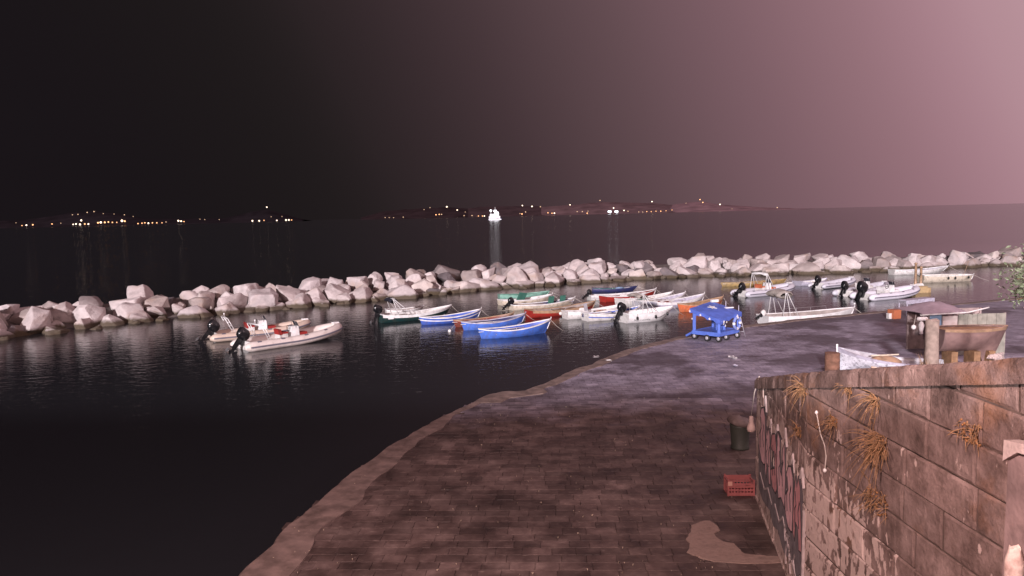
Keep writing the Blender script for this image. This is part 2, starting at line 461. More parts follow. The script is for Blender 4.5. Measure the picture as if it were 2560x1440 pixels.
class MB:
    def __init__(s):
        s.v = []; s.f = []; s.sm = []

    def add(s, vs, fs, smooth=False):
        n = len(s.v)
        s.v += [tuple(p) for p in vs]
        for f in fs:
            s.f.append([i + n for i in f]); s.sm.append(smooth)
        return s

    def box(s, c, d, rot=None, taper=1.0, shear=0.0):
        x, y, z = d[0] / 2, d[1] / 2, d[2] / 2
        vs = []
        for k, (sx, sy, sz) in enumerate([(-1, -1, -1), (1, -1, -1), (1, 1, -1), (-1, 1, -1), (-1, -1, 1), (1, -1, 1), (1, 1, 1), (-1, 1, 1)]):
            q = taper if sz > 0 else 1
            p = Vector((sx * x * q + (shear if sz > 0 else 0), sy * y * q, sz * z))
            if rot: p = rot @ p
            vs.append(p + Vector(c))
        return s.add(vs, [(0, 3, 2, 1), (4, 5, 6, 7), (0, 1, 5, 4), (1, 2, 6, 5), (2, 3, 7, 6), (3, 0, 4, 7)])

    def tube(s, pts, r, n=8, cap=True, radii=None):
        pts = [Vector(p) for p in pts]
        rings = []
        up = Vector((0, 0, 1))
        for i, p in enumerate(pts):
            d = (pts[min(i + 1, len(pts) - 1)] - pts[max(i - 1, 0)])
            if d.length < 1e-6: d = Vector((0, 0, 1))
            d.normalize()
            a = up if abs(d.dot(up)) < .95 else Vector((1, 0, 0))
            e1 = d.cross(a).normalized(); e2 = e1.cross(d)
            rr = radii[i] if radii else r
            rings.append([p + (e1 * math.cos(2 * math.pi * k / n) + e2 * math.sin(2 * math.pi * k / n)) * rr for k in range(n)])
        vs = [q for rg in rings for q in rg]
        fs = []
        for i in range(len(pts) - 1):
            for k in range(n):
                a, b = i * n + k, i * n + (k + 1) % n
                fs.append((a, b, b + n, a + n))
        if cap:
            fs.append(tuple(range(n - 1, -1, -1)))
            fs.append(tuple((len(pts) - 1) * n + k for k in range(n)))
        return s.add(vs, fs, True)

    def lathe(s, prof, c=(0, 0, 0), n=14, rot=None):
        vs = []
        for r, z in prof:
            for k in range(n):
                p = Vector((r * math.cos(2 * math.pi * k / n), r * math.sin(2 * math.pi * k / n), z))
                if rot: p = rot @ p
                vs.append(p + Vector(c))
        fs = []
        for i in range(len(prof) - 1):
            for k in range(n):
                a, b = i * n + k, i * n + (k + 1) % n
                fs.append((a, b, b + n, a + n))
        fs.append(tuple(range(n - 1, -1, -1)))
        fs.append(tuple((len(prof) - 1) * n + k for k in range(n)))
        return s.add(vs, fs, True)

    def grid(s, rows, smooth=True, flip=False):
        n = len(rows[0]); vs = [p for r in rows for p in r]; fs = []
        for i in range(len(rows) - 1):
            for k in range(n - 1):
                q = (i * n + k, i * n + k + 1, (i + 1) * n + k + 1, (i + 1) * n + k)
                fs.append(q[::-1] if flip else q)
        return s.add(vs, fs, smooth)

    def prism(s, poly, z0, z1):
        n = len(poly)
        vs = [(p[0], p[1], z0) for p in poly] + [(p[0], p[1], z1) for p in poly]
        fs = [tuple(range(n - 1, -1, -1)), tuple(range(n, 2 * n))]
        for i in range(n):
            j = (i + 1) % n
            fs.append((i, j, j + n, i + n))
        return s.add(vs, fs)

    def mesh(s, name, m):
        me = bpy.data.meshes.new(name)
        me.from_pydata(s.v, [], s.f)
        me.polygons.foreach_set('use_smooth', s.sm)
        if m: me.materials.append(m)
        me.update()
        return me

    def build(s, name, m, parent=None, loc=None, rot=None):
        o = bpy.data.objects.new(name, s.mesh(name, m))
        C.objects.link(o)
        if parent: o.parent = parent
        if loc is not None: o.location = loc
        if rot is not None: o.rotation_euler = rot
        return o


def link(name, me, parent=None, loc=(0, 0, 0), rot=(0, 0, 0), scale=(1, 1, 1)):
    o = bpy.data.objects.new(name, me)
    C.objects.link(o)
    if parent: o.parent = parent
    o.location = loc; o.rotation_euler = rot; o.scale = scale
    return o


def lerp(a, b, t):
    return a + (b - a) * t


def poly_at(pts, s):
    """point and tangent on a polyline at arc length s"""
    for a, b in zip(pts, pts[1:]):
        a, b = Vector(a), Vector(b)
        l = (b - a).length
        if s <= l:
            return a + (b - a) * (s / l), (b - a).normalized()
        s -= l
    return b, (b - a).normalized()


def poly_len(pts):
    return sum((Vector(b) - Vector(a)).length for a, b in zip(pts, pts[1:]))


# ================================================================== SETTING
# sea
o = MB().add([(-40000, -60, WZ), (40000, -60, WZ), (40000, 45000, WZ), (-40000, 45000, WZ)], [(0, 1, 2, 3)]).build('sea', M_water)
tag(o, 'dark rippled sea water of the harbour and the bay', kind='structure')

# seabed so that the water stands on something
tag(MB().add([(-300, -60, -4), (300, -60, -4), (300, 300, -4), (-300, 300, -4)], [(0, 1, 2, 3)]).build('seabed', M_mortar), 'dark seabed under the harbour', kind='structure')

# quay: edge line from the near left to the far right
EDGE = [(-6.2, .5), (-5.9, 6), (-5.55, 11), (-5.37, 14.07), (-5.2, 16.1), (-4.75, 18.6), (-4.3, 20.45), (-3.6, 22.8), (-2.75, 24.8), (-1.95, 26.5), (-1.0, 28.55),
        (-.45, 29.0), (.25, 28.9), (1.0, 29.9), (2.0, 31.6), (2.75, 33.0), (3.5, 33.9), (5.2, 36.8), (7.0, 38.9), (9.1, 40.95), (13.35, 44.2), (17.5, 46.4), (21.7, 48.2),
        (25.0, 49.6), (34, 53.5), (48, 59), (70, 66)]
quay_poly = EDGE + [(70, .5)]
q = MB().prism([(x + .12, y - .08) for x, y in EDGE] + [(70, .5)], -3.5, -.026)
tag(q.build('quay', mat('joint_dirt', (.085, .060, .050), .95, .4, 3)), 'stone quay beside the harbour', kind='structure')
# far paving sheet (slabs too far to tell apart)
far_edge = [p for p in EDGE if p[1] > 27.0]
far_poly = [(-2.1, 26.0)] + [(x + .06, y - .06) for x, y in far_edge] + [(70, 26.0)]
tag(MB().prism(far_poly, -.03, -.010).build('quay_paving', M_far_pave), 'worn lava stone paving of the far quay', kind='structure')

# pale concrete edge strip, broken outline
en = []
Ltot = poly_len(EDGE)
s = 0.0
rng = random.Random(3)
outer, inner = [], []
while s < Ltot - .1:
    p, t = poly_at(EDGE, s)
    nrm = Vector((t.y, -t.x))      # towards the land
    yy = p.y
    wdt = .95 if yy < 20 else lerp(.95, .35, min(1, (yy - 20) / 6))
    if 27.6 < yy < 29.4: wdt = 1.0
    if yy > 29.4: wdt = .55
    j = mnoise.noise(Vector((s * .9, 2.1, 0))) * .14 + mnoise.noise(Vector((s * 3.1, 5.1, 0))) * .05
    k = mnoise.noise(Vector((s * .6, 9.1, 0))) * .22 + mnoise.noise(Vector((s * 2.7, 4.1, 0))) * .08
    outer.append(p - nrm * j)
    inner.append(p + nrm * max(.12, wdt + k))
    s += .32
top = .022
m = MB()
rows = []
for a, b in zip(outer, inner):
    w = (b - a)
    a1 = a + w * .06
    d = mnoise.noise(Vector((a.x * .8, a.y * .8, 3))) * .012
    rows.append([Vector((a.x + .10, a.y - .08, -2.2)), Vector((a.x, a.y, top - .05 + d)), Vector((a1.x, a1.y, top + d)),
                 Vector((*(a + w * .55), top + d * .6)), Vector((b.x, b.y, top - .004)), Vector((b.x, b.y, -.04))])
m.grid(rows, smooth=False)
tag(m.build('quay_edge', M_conc), 'pale crumbling concrete strip along the quay edge', kind='structure')

# near paving: real slabs, recessed joints
def bevel_slab(seed):
    bm = bmesh.new()
    bmesh.ops.create_cube(bm, size=1.0)
    for v in bm.verts: v.co.z *= .06
    bmesh.ops.bevel(bm, geom=[e for e in bm.edges if all(v.co.z > 0 for v in e.verts)], offset=.007, segments=1, affect='EDGES')
    r = random.Random(seed)
    for v in bm.verts:
        v.co.x += r.uniform(-.012, .012); v.co.y += r.uniform(-.012, .012)
    me = bpy.data.meshes.new('paving_slab'); bm.to_mesh(me); bm.free()
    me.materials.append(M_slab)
    return me


def inside(poly, x, y):
    c = False
    for (x1, y1), (x2, y2) in zip(poly, poly[1:] + poly[:1]):
        if (y1 > y) != (y2 > y) and x < (x2 - x1) * (y - y1) / (y2 - y1) + x1:
            c = not c
    return c


quay_root = bpy.data.objects['quay']
slab_meshes = [bevel_slab(i) for i in range(5)]
rs = random.Random(11)
ROWD = .33
ang = R(-3.2)
spots = []
row = 0
y0 = 12.9
while y0 + row * ROWD < 27.6:
    x = -7.0 + rs.uniform(0, .5)
    while x < 9.5:
        w = rs.uniform(.40, .66)
        cx, cy = x + w / 2, y0 + row * ROWD
        gx = cx * math.cos(ang) - (cy - 20) * math.sin(ang)
        gy = 20 + cx * math.sin(ang) + (cy - 20) * math.cos(ang)
        x += w
        wallx = 4.66 + max(0, (gy - 11.87)) * .182
        if gy > 17.4: wallx = gx + 1 if gx < gy * .40 else gx - 1
        if gx > wallx + .2 or gy > 27.2 or not inside(quay_poly, gx - .15, gy + .1):
            continue
        if gx < -gy * .42 + .3 - 1.2: continue
        spots.append((gx, gy, w, (rs.uniform(-.006, .006), rs.uniform(-.005, .005), ang + rs.uniform(-.012, .012)), -.030 + rs.uniform(-.003, .003), rs.randrange(5)))
    row += 1
spots.sort(key=lambda q_: q_[1])
rest = MB()
nslab = 0
for gx, gy, w, rot_, z_, k_ in spots:
    if nslab < 300 and gy > 13.3:
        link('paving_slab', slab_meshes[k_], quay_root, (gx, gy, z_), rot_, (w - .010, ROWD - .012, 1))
        nslab += 1
    else:
        mt = Matrix.Rotation(rot_[2], 3, 'Z') @ Matrix.Rotation(rot_[1], 3, 'Y') @ Matrix.Rotation(rot_[0], 3, 'X')
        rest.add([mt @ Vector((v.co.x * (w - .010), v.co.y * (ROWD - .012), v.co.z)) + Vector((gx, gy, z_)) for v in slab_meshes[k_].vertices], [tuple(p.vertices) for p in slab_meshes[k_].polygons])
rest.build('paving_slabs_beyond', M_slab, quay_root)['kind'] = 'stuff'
print('all slabs', len(spots))
print('slabs', nslab)

# promenade behind and under the camera, with its parapet (shades the near quay from the floodlights)
M_prom = mat('promenade_stone', (.16, .12, .10), .9, .25, 1.5, bump=.4)
tag(MB().prism([(-90, -40), (90, -40), (90, .1), (-90, .1)], -3.5, 5.15).build('promenade', M_prom), 'raised stone promenade above the quay', kind='structure')
for (a, b) in ((-90, 4.5), (8.2, 90)):
    pw = thing('parapet_wall', 'long stone parapet at the edge of the promenade, ' + ('left of the ramp' if a < 0 else 'right of the ramp'), 'wall', (a, 0, 5.15), 0, 'promenade parapet')
    MB().box(((b - a) / 2, .275, .49), (b - a, .30, .98)).build('parapet_body', M_prom, pw)
    MB().box(((b - a) / 2, .275, 1.09), (b - a, .40, .22)).build('coping', M_cap, pw)


# ------------------------------------------------------------------ the ramp wall on the right
def ztop(y):
    return 7.03 - .2375 * y


BEND = Vector((4.66, 11.87)); FAR = Vector((5.66, 17.45)); NEAR = Vector((4.93, 4.0))
WALL_LABEL = 'brown stone block wall of the ramp with sloping coping, graffiti and dry weeds'
ramp_wall = thing('ramp_wall', WALL_LABEL, 'wall', (BEND.x, BEND.y, 0))


def wl(x, y, z):      # world to ramp_wall local
    return Vector((x - BEND.x, y - BEND.y, z))


def facet(a, b):
    d = (b - a); ln = d.length; d = d / ln
    nrm = Vector((-d.y, d.x))
    if nrm.x > 0: nrm = -nrm
    return d, nrm, ln


# core
core = MB()
poly = [NEAR, BEND, FAR, Vector((FAR.x + 3.2, FAR.y + .3)), Vector((8.4, 12)), Vector((8.3, 4))]
ins = [NEAR + Vector((.022, 0)), BEND + Vector((.022, 0)), FAR + Vector((.022, -.05)), poly[3] + Vector((0, -.05)), poly[4], poly[5]]
n = len(ins)
vs = [wl(p.x, p.y, -.3) for p in ins] + [wl(p.x, p.y, ztop(p.y) - .30) for p in ins]
fs = [tuple(range(n))[::-1], tuple(range(n, 2 * n))] + [(i, (i + 1) % n, (i + 1) % n + n, i + n) for i in range(n)]
core.add(vs, fs).build('wall_core', M_mortar, ramp_wall)


def clip_poly(pts, ztopf):
    """clip polygon (s,z) below z = ztopf(s) (linear)"""
    out = []
    for (s1, z1), (s2, z2) in zip(pts, pts[1:] + pts[:1]):
        i1, i2 = z1 <= ztopf(s1), z2 <= ztopf(s2)
        if i1: out.append((s1, z1))
        if i1 != i2:
            f1, f2 = ztopf(s1) - z1, ztopf(s2) - z2
            k = f1 / (f1 - f2)
            out.append((s1 + (s2 - s1) * k, z1 + (z2 - z1) * k))
    return out


rw = random.Random(21)


def block(pts, a, d, nrm, proud):
    """a stone with chamfered front, polygon in wall coords (s, z)"""
    cs = sum(p[0] for p in pts) / len(pts); cz = sum(p[1] for p in pts) / len(pts)
    back, mid, front = [], [], []
    for (s_, z_) in pts:
        k = .011
        ss = s_ + (k if s_ < cs else -k); zz = z_ + (k if z_ < cz else -k)
        s2 = s_ + (.036 if s_ < cs else -.036) + rw.uniform(-.022, .014); z2 = z_ + (.030 if z_ < cz else -.030) + rw.uniform(-.018, .014)
        b0 = a + d * ss
        back.append(wl(*(b0 - nrm * .12), zz)); mid.append(wl(*(b0 + nrm * (proud - .016)), zz))
        b1 = a + d * s2
        front.append(wl(*(b1 + nrm * (proud + rw.uniform(-.006, .006))), z2))
    n = len(pts)
    fs = [tuple(range(2 * n, 3 * n))]
    for i in range(n):
        j = (i + 1) % n
        fs.append((i, j, n + j, n + i)); fs.append((n + i, n + j, 2 * n + j, 2 * n + i))
    MB().add(back + mid + front, fs).build('stone_block', M_wall, ramp_wall)


COURSE = .47
Z0 = 3.85 - 9 * COURSE
for a, b in ((BEND, FAR), (BEND, NEAR)):
    d, nrm, ln = facet(a, b)
    zt = lambda s_, a=a, d=d: ztop((a + d * s_).y) - .235
    k = 0
    while True:
        z1 = Z0 + k * COURSE; z2 = z1 + COURSE
        if z1 > max(zt(0), zt(ln)): break
        s_ = -rw.uniform(0, .5) if b is FAR else -.02
        first = True
        while s_ < ln:
            w = rw.uniform(.75, 1.35)
            e = min(s_ + w, ln)
            if ln - e < .35: e = ln
            p = [(max(s_, 0.0), max(z1, -.1)), (e, max(z1, -.1)), (e, z2), (max(s_, 0.0), z2)]
            p = clip_poly(p, zt)
            if len(p) >= 3 and (max(q[1] for q in p) - min(q[1] for q in p)) > .015:
                block(p, a, d, nrm, rw.uniform(-.008, .012))
            s_ = e
            if e >= ln: break
        k += 1
# end face of the wall
d3 = Vector((3.2, .3)).normalized(); n3 = Vector((0.09, .99))
for k in range(7):
    z1 = Z0 + (k + 2) * COURSE
    for j in range(3):
        p = clip_poly([(j * 1.05, max(-.1, z1)), (j * 1.05 + 1.05, max(-.1, z1)), (j * 1.05 + 1.05, z1 + COURSE), (j * 1.05, z1 + COURSE)], lambda s_: ztop(FAR.y) - .25)
        if len(p) >= 3 and z1 + COURSE > 0: block(p, FAR, d3, n3, 0)

# coping stones, sloping
for a, b in ((BEND, FAR), (BEND, NEAR)):
    d, nrm, ln = facet(a, b)
    s_ = 0.0
    while s_ < ln - .01:
        w = rw.uniform(.95, 1.5)
        e = min(s_ + w, ln)
        if ln - e < .5: e = ln
        m = MB()
        rows = []
        nseg = 7
        for i in range(nseg + 1):
            t_ = lerp(s_ + (.006 if s_ > 0 else 0), e - .006, i / nseg)
            p = a + d * t_
            zt_ = ztop(p.y)
            jj = rw.uniform(-.018, .018); kz = rw.uniform(-.025, .008)
            if i in (0, nseg): kz -= .02
            o1 = p + nrm * (.055 + jj); o2 = p + nrm * (.02 + jj); i2 = p - nrm * .42
            rows.append([wl(*(p - nrm * .42), zt_ - .26), wl(*o1, zt_ - .255), wl(*o1, zt_ - .05 + kz), wl(*o2, zt_ + kz * .6), wl(*i2, zt_)])
        m.grid(rows, smooth=False)
        c0, c1 = rows[0], rows[-1]
        m.add(c0, [(4, 3, 2, 1, 0)]); m.add(c1, [(0, 1, 2, 3, 4)])
        m.build('coping_stone', M_cap, ramp_wall)
        s_ = e

# plastered buttress at the near end, with a scab of pale render on top
bt = thing('wall_buttress', 'smooth plastered buttress against the wall at the right edge of the picture', 'buttress', (4.55, 6.2, 0))
bx0, bx1, by0, by1 = .06, .60, -2.2, .72
zt = aty(2520, 1108, 6.9).z
m = MB()
prof = []
for i in range(13):
    y = lerp(by1, by0, i / 12)
    zz = zt + .02 * math.sin(i * 1.3) + .12 * min(1, i / 4)
    prof.append([Vector((bx1, y, 0)), Vector((bx1, y, zz)), Vector((bx0, y, zz)), Vector((bx0 - .06, y, 0))])
m.grid(prof, smooth=False)
m.add(prof[0], [(0, 1, 2, 3)]); m.add(prof[-1], [(3, 2, 1, 0)])
m.build('plaster_body', M_plaster, bt)
m = MB()
rr_ = random.Random(5)
top_e, bot_e = [], []
for i in range(16):
    y = lerp(by1 + .01, by0, i / 15)
    zz = zt - .01 + .12 * min(1, i / 5) + rr_.uniform(-.025, .02)
    dpt = .06 if i < 3 else .02 + rr_.uniform(0, .05)
    if i < 1: dpt = .17
    top_e.append(Vector((bx0 - .045, y, zz + .03))); bot_e.append(Vector((bx0 - .05, y, zz - dpt)))
m.grid([[Vector((bx0 + .1, p.y, p.z)), p, q_, Vector((bx0 + .1, q_.y, q_.z))] for p, q_ in zip(top_e, bot_e)], smooth=False)
m.build('render_scab', mat('render_scab', (.50, .41, .38), .85, .15, 8, bump=.4), bt)

# broken pale post in the right corner
pp = aty(2538, 1368, 5.9)
po = thing('broken_post', 'weathered pale wooden post standing in the bottom right corner', 'post', (pp.x, pp.y, 0))
m = MB()
ringn = 12
rows = []
for i, z in enumerate([0, .8, 1.6, 2.4, 3.0, pp.z - .12, pp.z]):
    ring = []
    for k in range(ringn + 1):
        a_ = 2 * math.pi * (k % ringn) / ringn
        r_ = .074 + .008 * math.sin(k * 2.2) + .003 * math.sin(i * 3 + k)
        zz = z + (.012 * math.sin(k * 1.7) if i == 6 else 0)
        if i == 6: r_ *= .6
        ring.append(Vector((r_ * math.cos(a_), r_ * math.sin(a_), zz)))
    rows.append(ring)
m.grid(rows)
m.add(rows[-1][:-1] + [Vector((0, 0, pp.z - .02))], [(k, (k + 1) % ringn, ringn) for k in range(ringn)])
m.build('post_shaft', mat('bleached_wood', (.50, .40, .35), .8, .35, 9, bump=.6, bscale=14, dirt_or_lit=(.2, .1, .08), dirt_amt=.6, dirt_scale=6), po)
# graffiti on the far half of the wall: flat paint, 4 mm proud
fd, fn, fl = facet(BEND, FAR)


def wall_pt(s_, z_, off):
    p = BEND + fd * s_ + fn * off
    return wl(p.x, p.y, z_)


def paint_poly(pts, off, name, m):
    vs = [wall_pt(s_, z_, off) for s_, z_ in pts] + [wall_pt(s_, z_, -.03) for s_, z_ in pts]
    n = len(pts)
    fs = [tuple(range(n))] + [(i, (i + 1) % n, (i + 1) % n + n, i + n) for i in range(n)]
    return MB().add(vs, fs).build(name, m, ramp_wall)


def stroke(pts, wd, off, name, m):
    mb = MB()
    rows = []
    for i, (s_, z_) in enumerate(pts):
        a_ = Vector(pts[max(0, i - 1)]); b_ = Vector(pts[min(len(pts) - 1, i + 1)])
        t_ = (b_ - a_).normalized(); nn = Vector((-t_.y, t_.x)) * wd / 2
        rows.append([wall_pt(s_ - nn.x, z_ - nn.y, -.02), wall_pt(s_ - nn.x, z_ - nn.y, off), wall_pt(s_ + nn.x, z_ + nn.y, off), wall_pt(s_ + nn.x, z_ + nn.y, -.02)])
    mb.grid(rows, smooth=False)
    return mb.build(name, m, ramp_wall)


G_pink = mat('spray_pink', (.74, .47, .49), .7, .2, 6, dirt_or_lit=(.30, .20, .18), dirt_amt=.5, dirt_scale=4)
G_pink2 = mat('spray_rose', (.60, .29, .30), .7, .2, 6, dirt_or_lit=(.28, .18, .17), dirt_amt=.5, dirt_scale=4)
G_grey = mat('spray_grey', (.16, .145, .155), .75, .35, 4, dirt_or_lit=(.30, .27, .27), dirt_amt=.55, dirt_scale=6)
G_black = mat('spray_black', (.05, .04, .044), .8, .3)
G_white = mat('spray_white', (.42, .36, .35), .7, .3, 8, dirt_or_lit=(.2, .15, .14), dirt_amt=.6)
gr = random.Random(4)
# grey lower field with rounded lower edge
gp = [(.06, 1.72)] + [(s_, .38 + .5 * abs(mnoise.noise(Vector((s_ * 1.3, 0, 0)))) + (.5 * max(0, .5 - s_))) for s_ in [.10, .3, .6, .9, 1.2, 1.6, 2.0, 2.5, 3.0, 3.5, 4.0, 4.5, 4.9, 5.1]] + [(5.15, 1.6)]
gp = [(max(.05, s_), z_) for s_, z_ in gp]
paint_poly(gp, .020, 'graffiti_field', G_grey)
# pink angular letters with black outlines
SHAPES = [[(0, 0), (.10, .55), (.22, 1.0), (.42, 1.12), (.55, .92), (.70, 1.05), (.85, .70), (1.0, .05), (.74, -.04), (.62, .30), (.44, .28), (.30, -.05)],
          [(0, .05), (.04, .95), (.30, 1.08), (.62, 1.0), (.82, .82), (.66, .58), (.95, .40), (.90, .10), (.55, -.05), (.2, -.02)],
          [(.05, 0), (.0, .5), (.12, 1.1), (.34, .92), (.40, .45), (.58, .48), (.66, 1.02), (.95, 1.08), (1.0, .4), (.80, -.06), (.45, .06)],
          [(.02, .1), (.10, .8), (.38, 1.1), (.80, 1.0), (.98, .72), (.70, .66), (.45, .74), (.38, .42), (.70, .34), (1.0, .22), (.72, -.05), (.25, -.04)]]
sx = .16
for i in range(6):
    w = gr.uniform(.78, .95)
    base, hgt = 1.22 + gr.uniform(-.10, .10), 1.08 + gr.uniform(-.1, .1)
    pts = [(sx + x_ * w, base + z_ * hgt) for x_, z_ in SHAPES[i % 4]]
    paint_poly(pts, .024 + .001 * (i % 2), 'graffiti_letter', G_pink if i % 3 else G_pink2)
    stroke(pts + pts[:1], .035, .030, 'graffiti_outline', G_black)
    stroke([(sx + .25 * w, base + .75 * hgt), (sx + .4 * w, base + .55 * hgt), (sx + .3 * w, base + .3 * hgt)], .04, .031, 'graffiti_stroke', G_black)
    stroke([(sx + .7 * w, base + .8 * hgt), (sx + .6 * w, base + .6 * hgt), (sx + .75 * w, base + .5 * hgt), (sx + .68 * w, base + .2 * hgt)], .035, .031, 'graffiti_stroke', G_black)
    if i % 2: paint_poly([(sx + .0, base + hgt * .98), (sx + .10, base + hgt * 1.28), (sx + .24, base + hgt * 1.02)], .022, 'graffiti_spike', G_black)
    stroke([(sx - .02, base + hgt * 1.05), (sx + .12, base + hgt * 1.33), (sx + .26, base + hgt * 1.12)], .022, .028, 'graffiti_line', G_white)
    sx += w * .94
stroke([(.07, 1.9), (.09, 1.3), (.12, .7), (.3, .45), (.6, .5), (1.0, .62)], .05, .034, 'graffiti_line', G_white)
stroke([(1.2, .95), (1.6, .85), (1.9, 1.05), (2.3, .8), (2.8, .95)], .05, .034, 'graffiti_line', G_white)
stroke([(3.2, .8), (3.7, .95), (4.2, .75), (4.8, .9)], .045, .034, 'graffiti_line', G_white)
for i in range(9):
    s0 = gr.uniform(.3, 1.8); z0_ = gr.uniform(.6, 1.1)
    stroke([(s0, z0_), (s0 + gr.uniform(.05, .2), z0_ - .15), (s0 + gr.uniform(-.1, .15), z0_ - .32)], .03, .034, 'graffiti_line', G_white)

# ================================================================== BREAKWATER
FRONT = [(-44, 38), (-38.5, 46), (-34.3, 51), (-29.5, 57), (-24, 61.3), (-18.5, 65), (-13.5, 68.7), (-10, 71.4), (-3.5, 76.8), (4, 80.2), (10, 83), (19, 86.6),
         (28, 86.6), (38, 87.2), (48, 89.5), (58, 91.5), (72, 95)]
bw = thing('breakwater', 'long breakwater of piled pale boulders across the harbour', 'breakwater', (0, 80, WZ))


def boulder_mesh(seed):
    r = random.Random(seed)
    bm = bmesh.new()
    pw = r.choice([.45, .6, .8, 1.0])
    for i in range(r.randint(16, 30)):
        v = Vector((r.gauss(0, 1), r.gauss(0, 1), r.gauss(0, 1))).normalized()
        v = Vector([math.copysign(abs(c) ** pw, c) for c in v])
        v *= r.uniform(.82, 1.05)
        bm.verts.new(v)
    res = bmesh.ops.convex_hull(bm, input=bm.verts)
    bmesh.ops.delete(bm, geom=[g for g in res['geom_interior'] if isinstance(g, bmesh.types.BMVert)], context='VERTS')
    bmesh.ops.dissolve_limit(bm, angle_limit=R(14), verts=bm.verts, edges=bm.edges)
    bmesh.ops.bevel(bm, geom=bm.edges[:], offset=.11, segments=2, affect='EDGES', profile=.6, clamp_overlap=True)
    bmesh.ops.triangulate(bm, faces=bm.faces)
    long_e = [e for e in bm.edges if e.calc_length() > .35]
    bmesh.ops.subdivide_edges(bm, edges=long_e, cuts=2, use_grid_fill=True)
    bmesh.ops.triangulate(bm, faces=[f for f in bm.faces if len(f.verts) > 3])
    off = Vector((seed * 3.7, seed * 1.3, 0))
    for v in bm.verts:
        if v.co.length > 1.6: v.co *= 1.6 / v.co.length
        n_ = mnoise.noise(v.co * 1.4 + off) * .13 + mnoise.noise(v.co * 4.0 + off) * .05
        v.co += v.co.normalized() * n_
    bmesh.ops.recalc_face_normals(bm, faces=bm.faces)
    me = bpy.data.meshes.new('boulder'); bm.to_mesh(me); bm.free()
    me.polygons.foreach_set('use_smooth', [True] * len(me.polygons))
    me.materials.append(M_boulder)
    try:
        me.set_sharp_from_angle(angle=R(38))
    except Exception:
        pass
    return me


BM = [boulder_mesh(i) for i in range(26)]
rb = random.Random(33)
BL = poly_len(FRONT)
# rubble core
rows = []
s = 0
while s <= BL:
    p, t = poly_at(FRONT, s)
    nrm = Vector((-t.y, t.x))
    pr = [(.2, -2.6), (1.4, -.8), (3.0, .0), (4.6, .45), (6.4, .2), (9, -2.5)]
    rows.append([Vector((*(p + nrm * o_), z_)) - Vector((0, 80, WZ)) + Vector((0, 0, rb.uniform(-.12, .12))) for o_, z_ in pr])
    s += 1.4
MB().grid(rows, smooth=False, flip=True).build('rubble_core', mat('dark_rubble', (.10, .08, .075), .95, .3, 2, bump=.6, bscale=4), bw)
nb = 0
ROWS = [(.35, -.70, 1.26, 1.80), (1.6, -.18, 1.16, 1.80), (2.9, .30, 1.12, 1.80), (4.2, .58, 1.08, 1.85), (5.6, .42, 1.0, 2.3)]
for ri, (off, zc, sz, step) in enumerate(ROWS):
    s = 3.0 + rb.uniform(0, 1)
    while s < BL - 9:
        k = rb.choice([.58, .72, .85, .95, 1.0, 1.05, 1.12, 1.28])
        s += step * (k * .5 + .25) * 1.02
        p, t = poly_at(FRONT, s)
        s += step * (k * .5 + .25) * .55
        nrm = Vector((-t.y, t.x))
        c = p + nrm * (off + rb.uniform(-.35, .35))
        if abs(c.x) > c.y * .70 + 1.5: continue
        z = zc + rb.uniform(-.2, .22) + (k - 1) * .25
        if ri == 3 and rb.random() < .15: z += .25
        if ri == 0: z -= .12
        if ri >= 2:
            if c.x > 30: z -= min(.75, (c.x - 30) * .028)
            if c.x < -14: z -= .18
        if ri == 4 and c.x > 44: continue
        sc = (sz * k * rb.uniform(.85, 1.2), sz * k * rb.uniform(.8, 1.1), sz * k * rb.uniform(.62, .9))
        link('boulder', rb.choice(BM), bw, (c.x, c.y - 80, z - WZ), (rb.uniform(-.5, .5), rb.uniform(-.5, .5), rb.uniform(0, 6.28)), sc)
        nb += 1
# small stones wedged in at the waterline
s = 6.0
while s < BL - 12 and nb < 300:
    p, t = poly_at(FRONT, s)
    s += rb.uniform(1.8, 3.4)
    nrm = Vector((-t.y, t.x))
    c = p + nrm * rb.uniform(-1.0, .0)
    k = rb.uniform(.38, .62)
    link('boulder', rb.choice(BM), bw, (c.x, c.y - 80, rb.uniform(-.15, .12)), (rb.uniform(-.5, .5), rb.uniform(-.5, .5), rb.uniform(0, 6.28)), (k * 1.2, k, k * .75))
    nb += 1
print('boulders', nb)

# ================================================================== BOATS
def hullfn(L, B, fm, fb, fs_, draft, tw, rake, tm=.42, dbl=False):
    def f(t):
        if t < tm:
            k = math.sin(math.pi / 2 * t / tm)
            return k ** .62 if dbl else tw + (1 - tw) * k
        q_ = (t - tm) / (1 - tm)
        return max(0.0, (1 - q_ ** 2.3)) ** .82

    def sheer(t):
        return fm + (fb - fm) * max(0, (t - .35) / .65) ** 2 + (fs_ - fm) * max(0, (.4 - t) / .4) ** 2

    def pt(t, u, inset=0.0, side=1, dz=0.0):
        b_ = max(0.0, B / 2 * f(t) - inset)
        zs = sheer(t)
        zk = -draft + draft * .9 * max(0, (t - .72) / .28) ** 2
        pw = lerp(2.5, 1.35, max(0, (t - .5) / .5))
        y = b_ * (1 - (1 - u) ** pw)
        z = zk + (zs - zk) * u ** 1.2
        x = t * (L - rake * (1 - u) * t)
        if dbl: x += .30 * (1 - u) * (1 - t) ** 3
        return Vector((x, side * y, z + dz))
    return f, sheer, pt


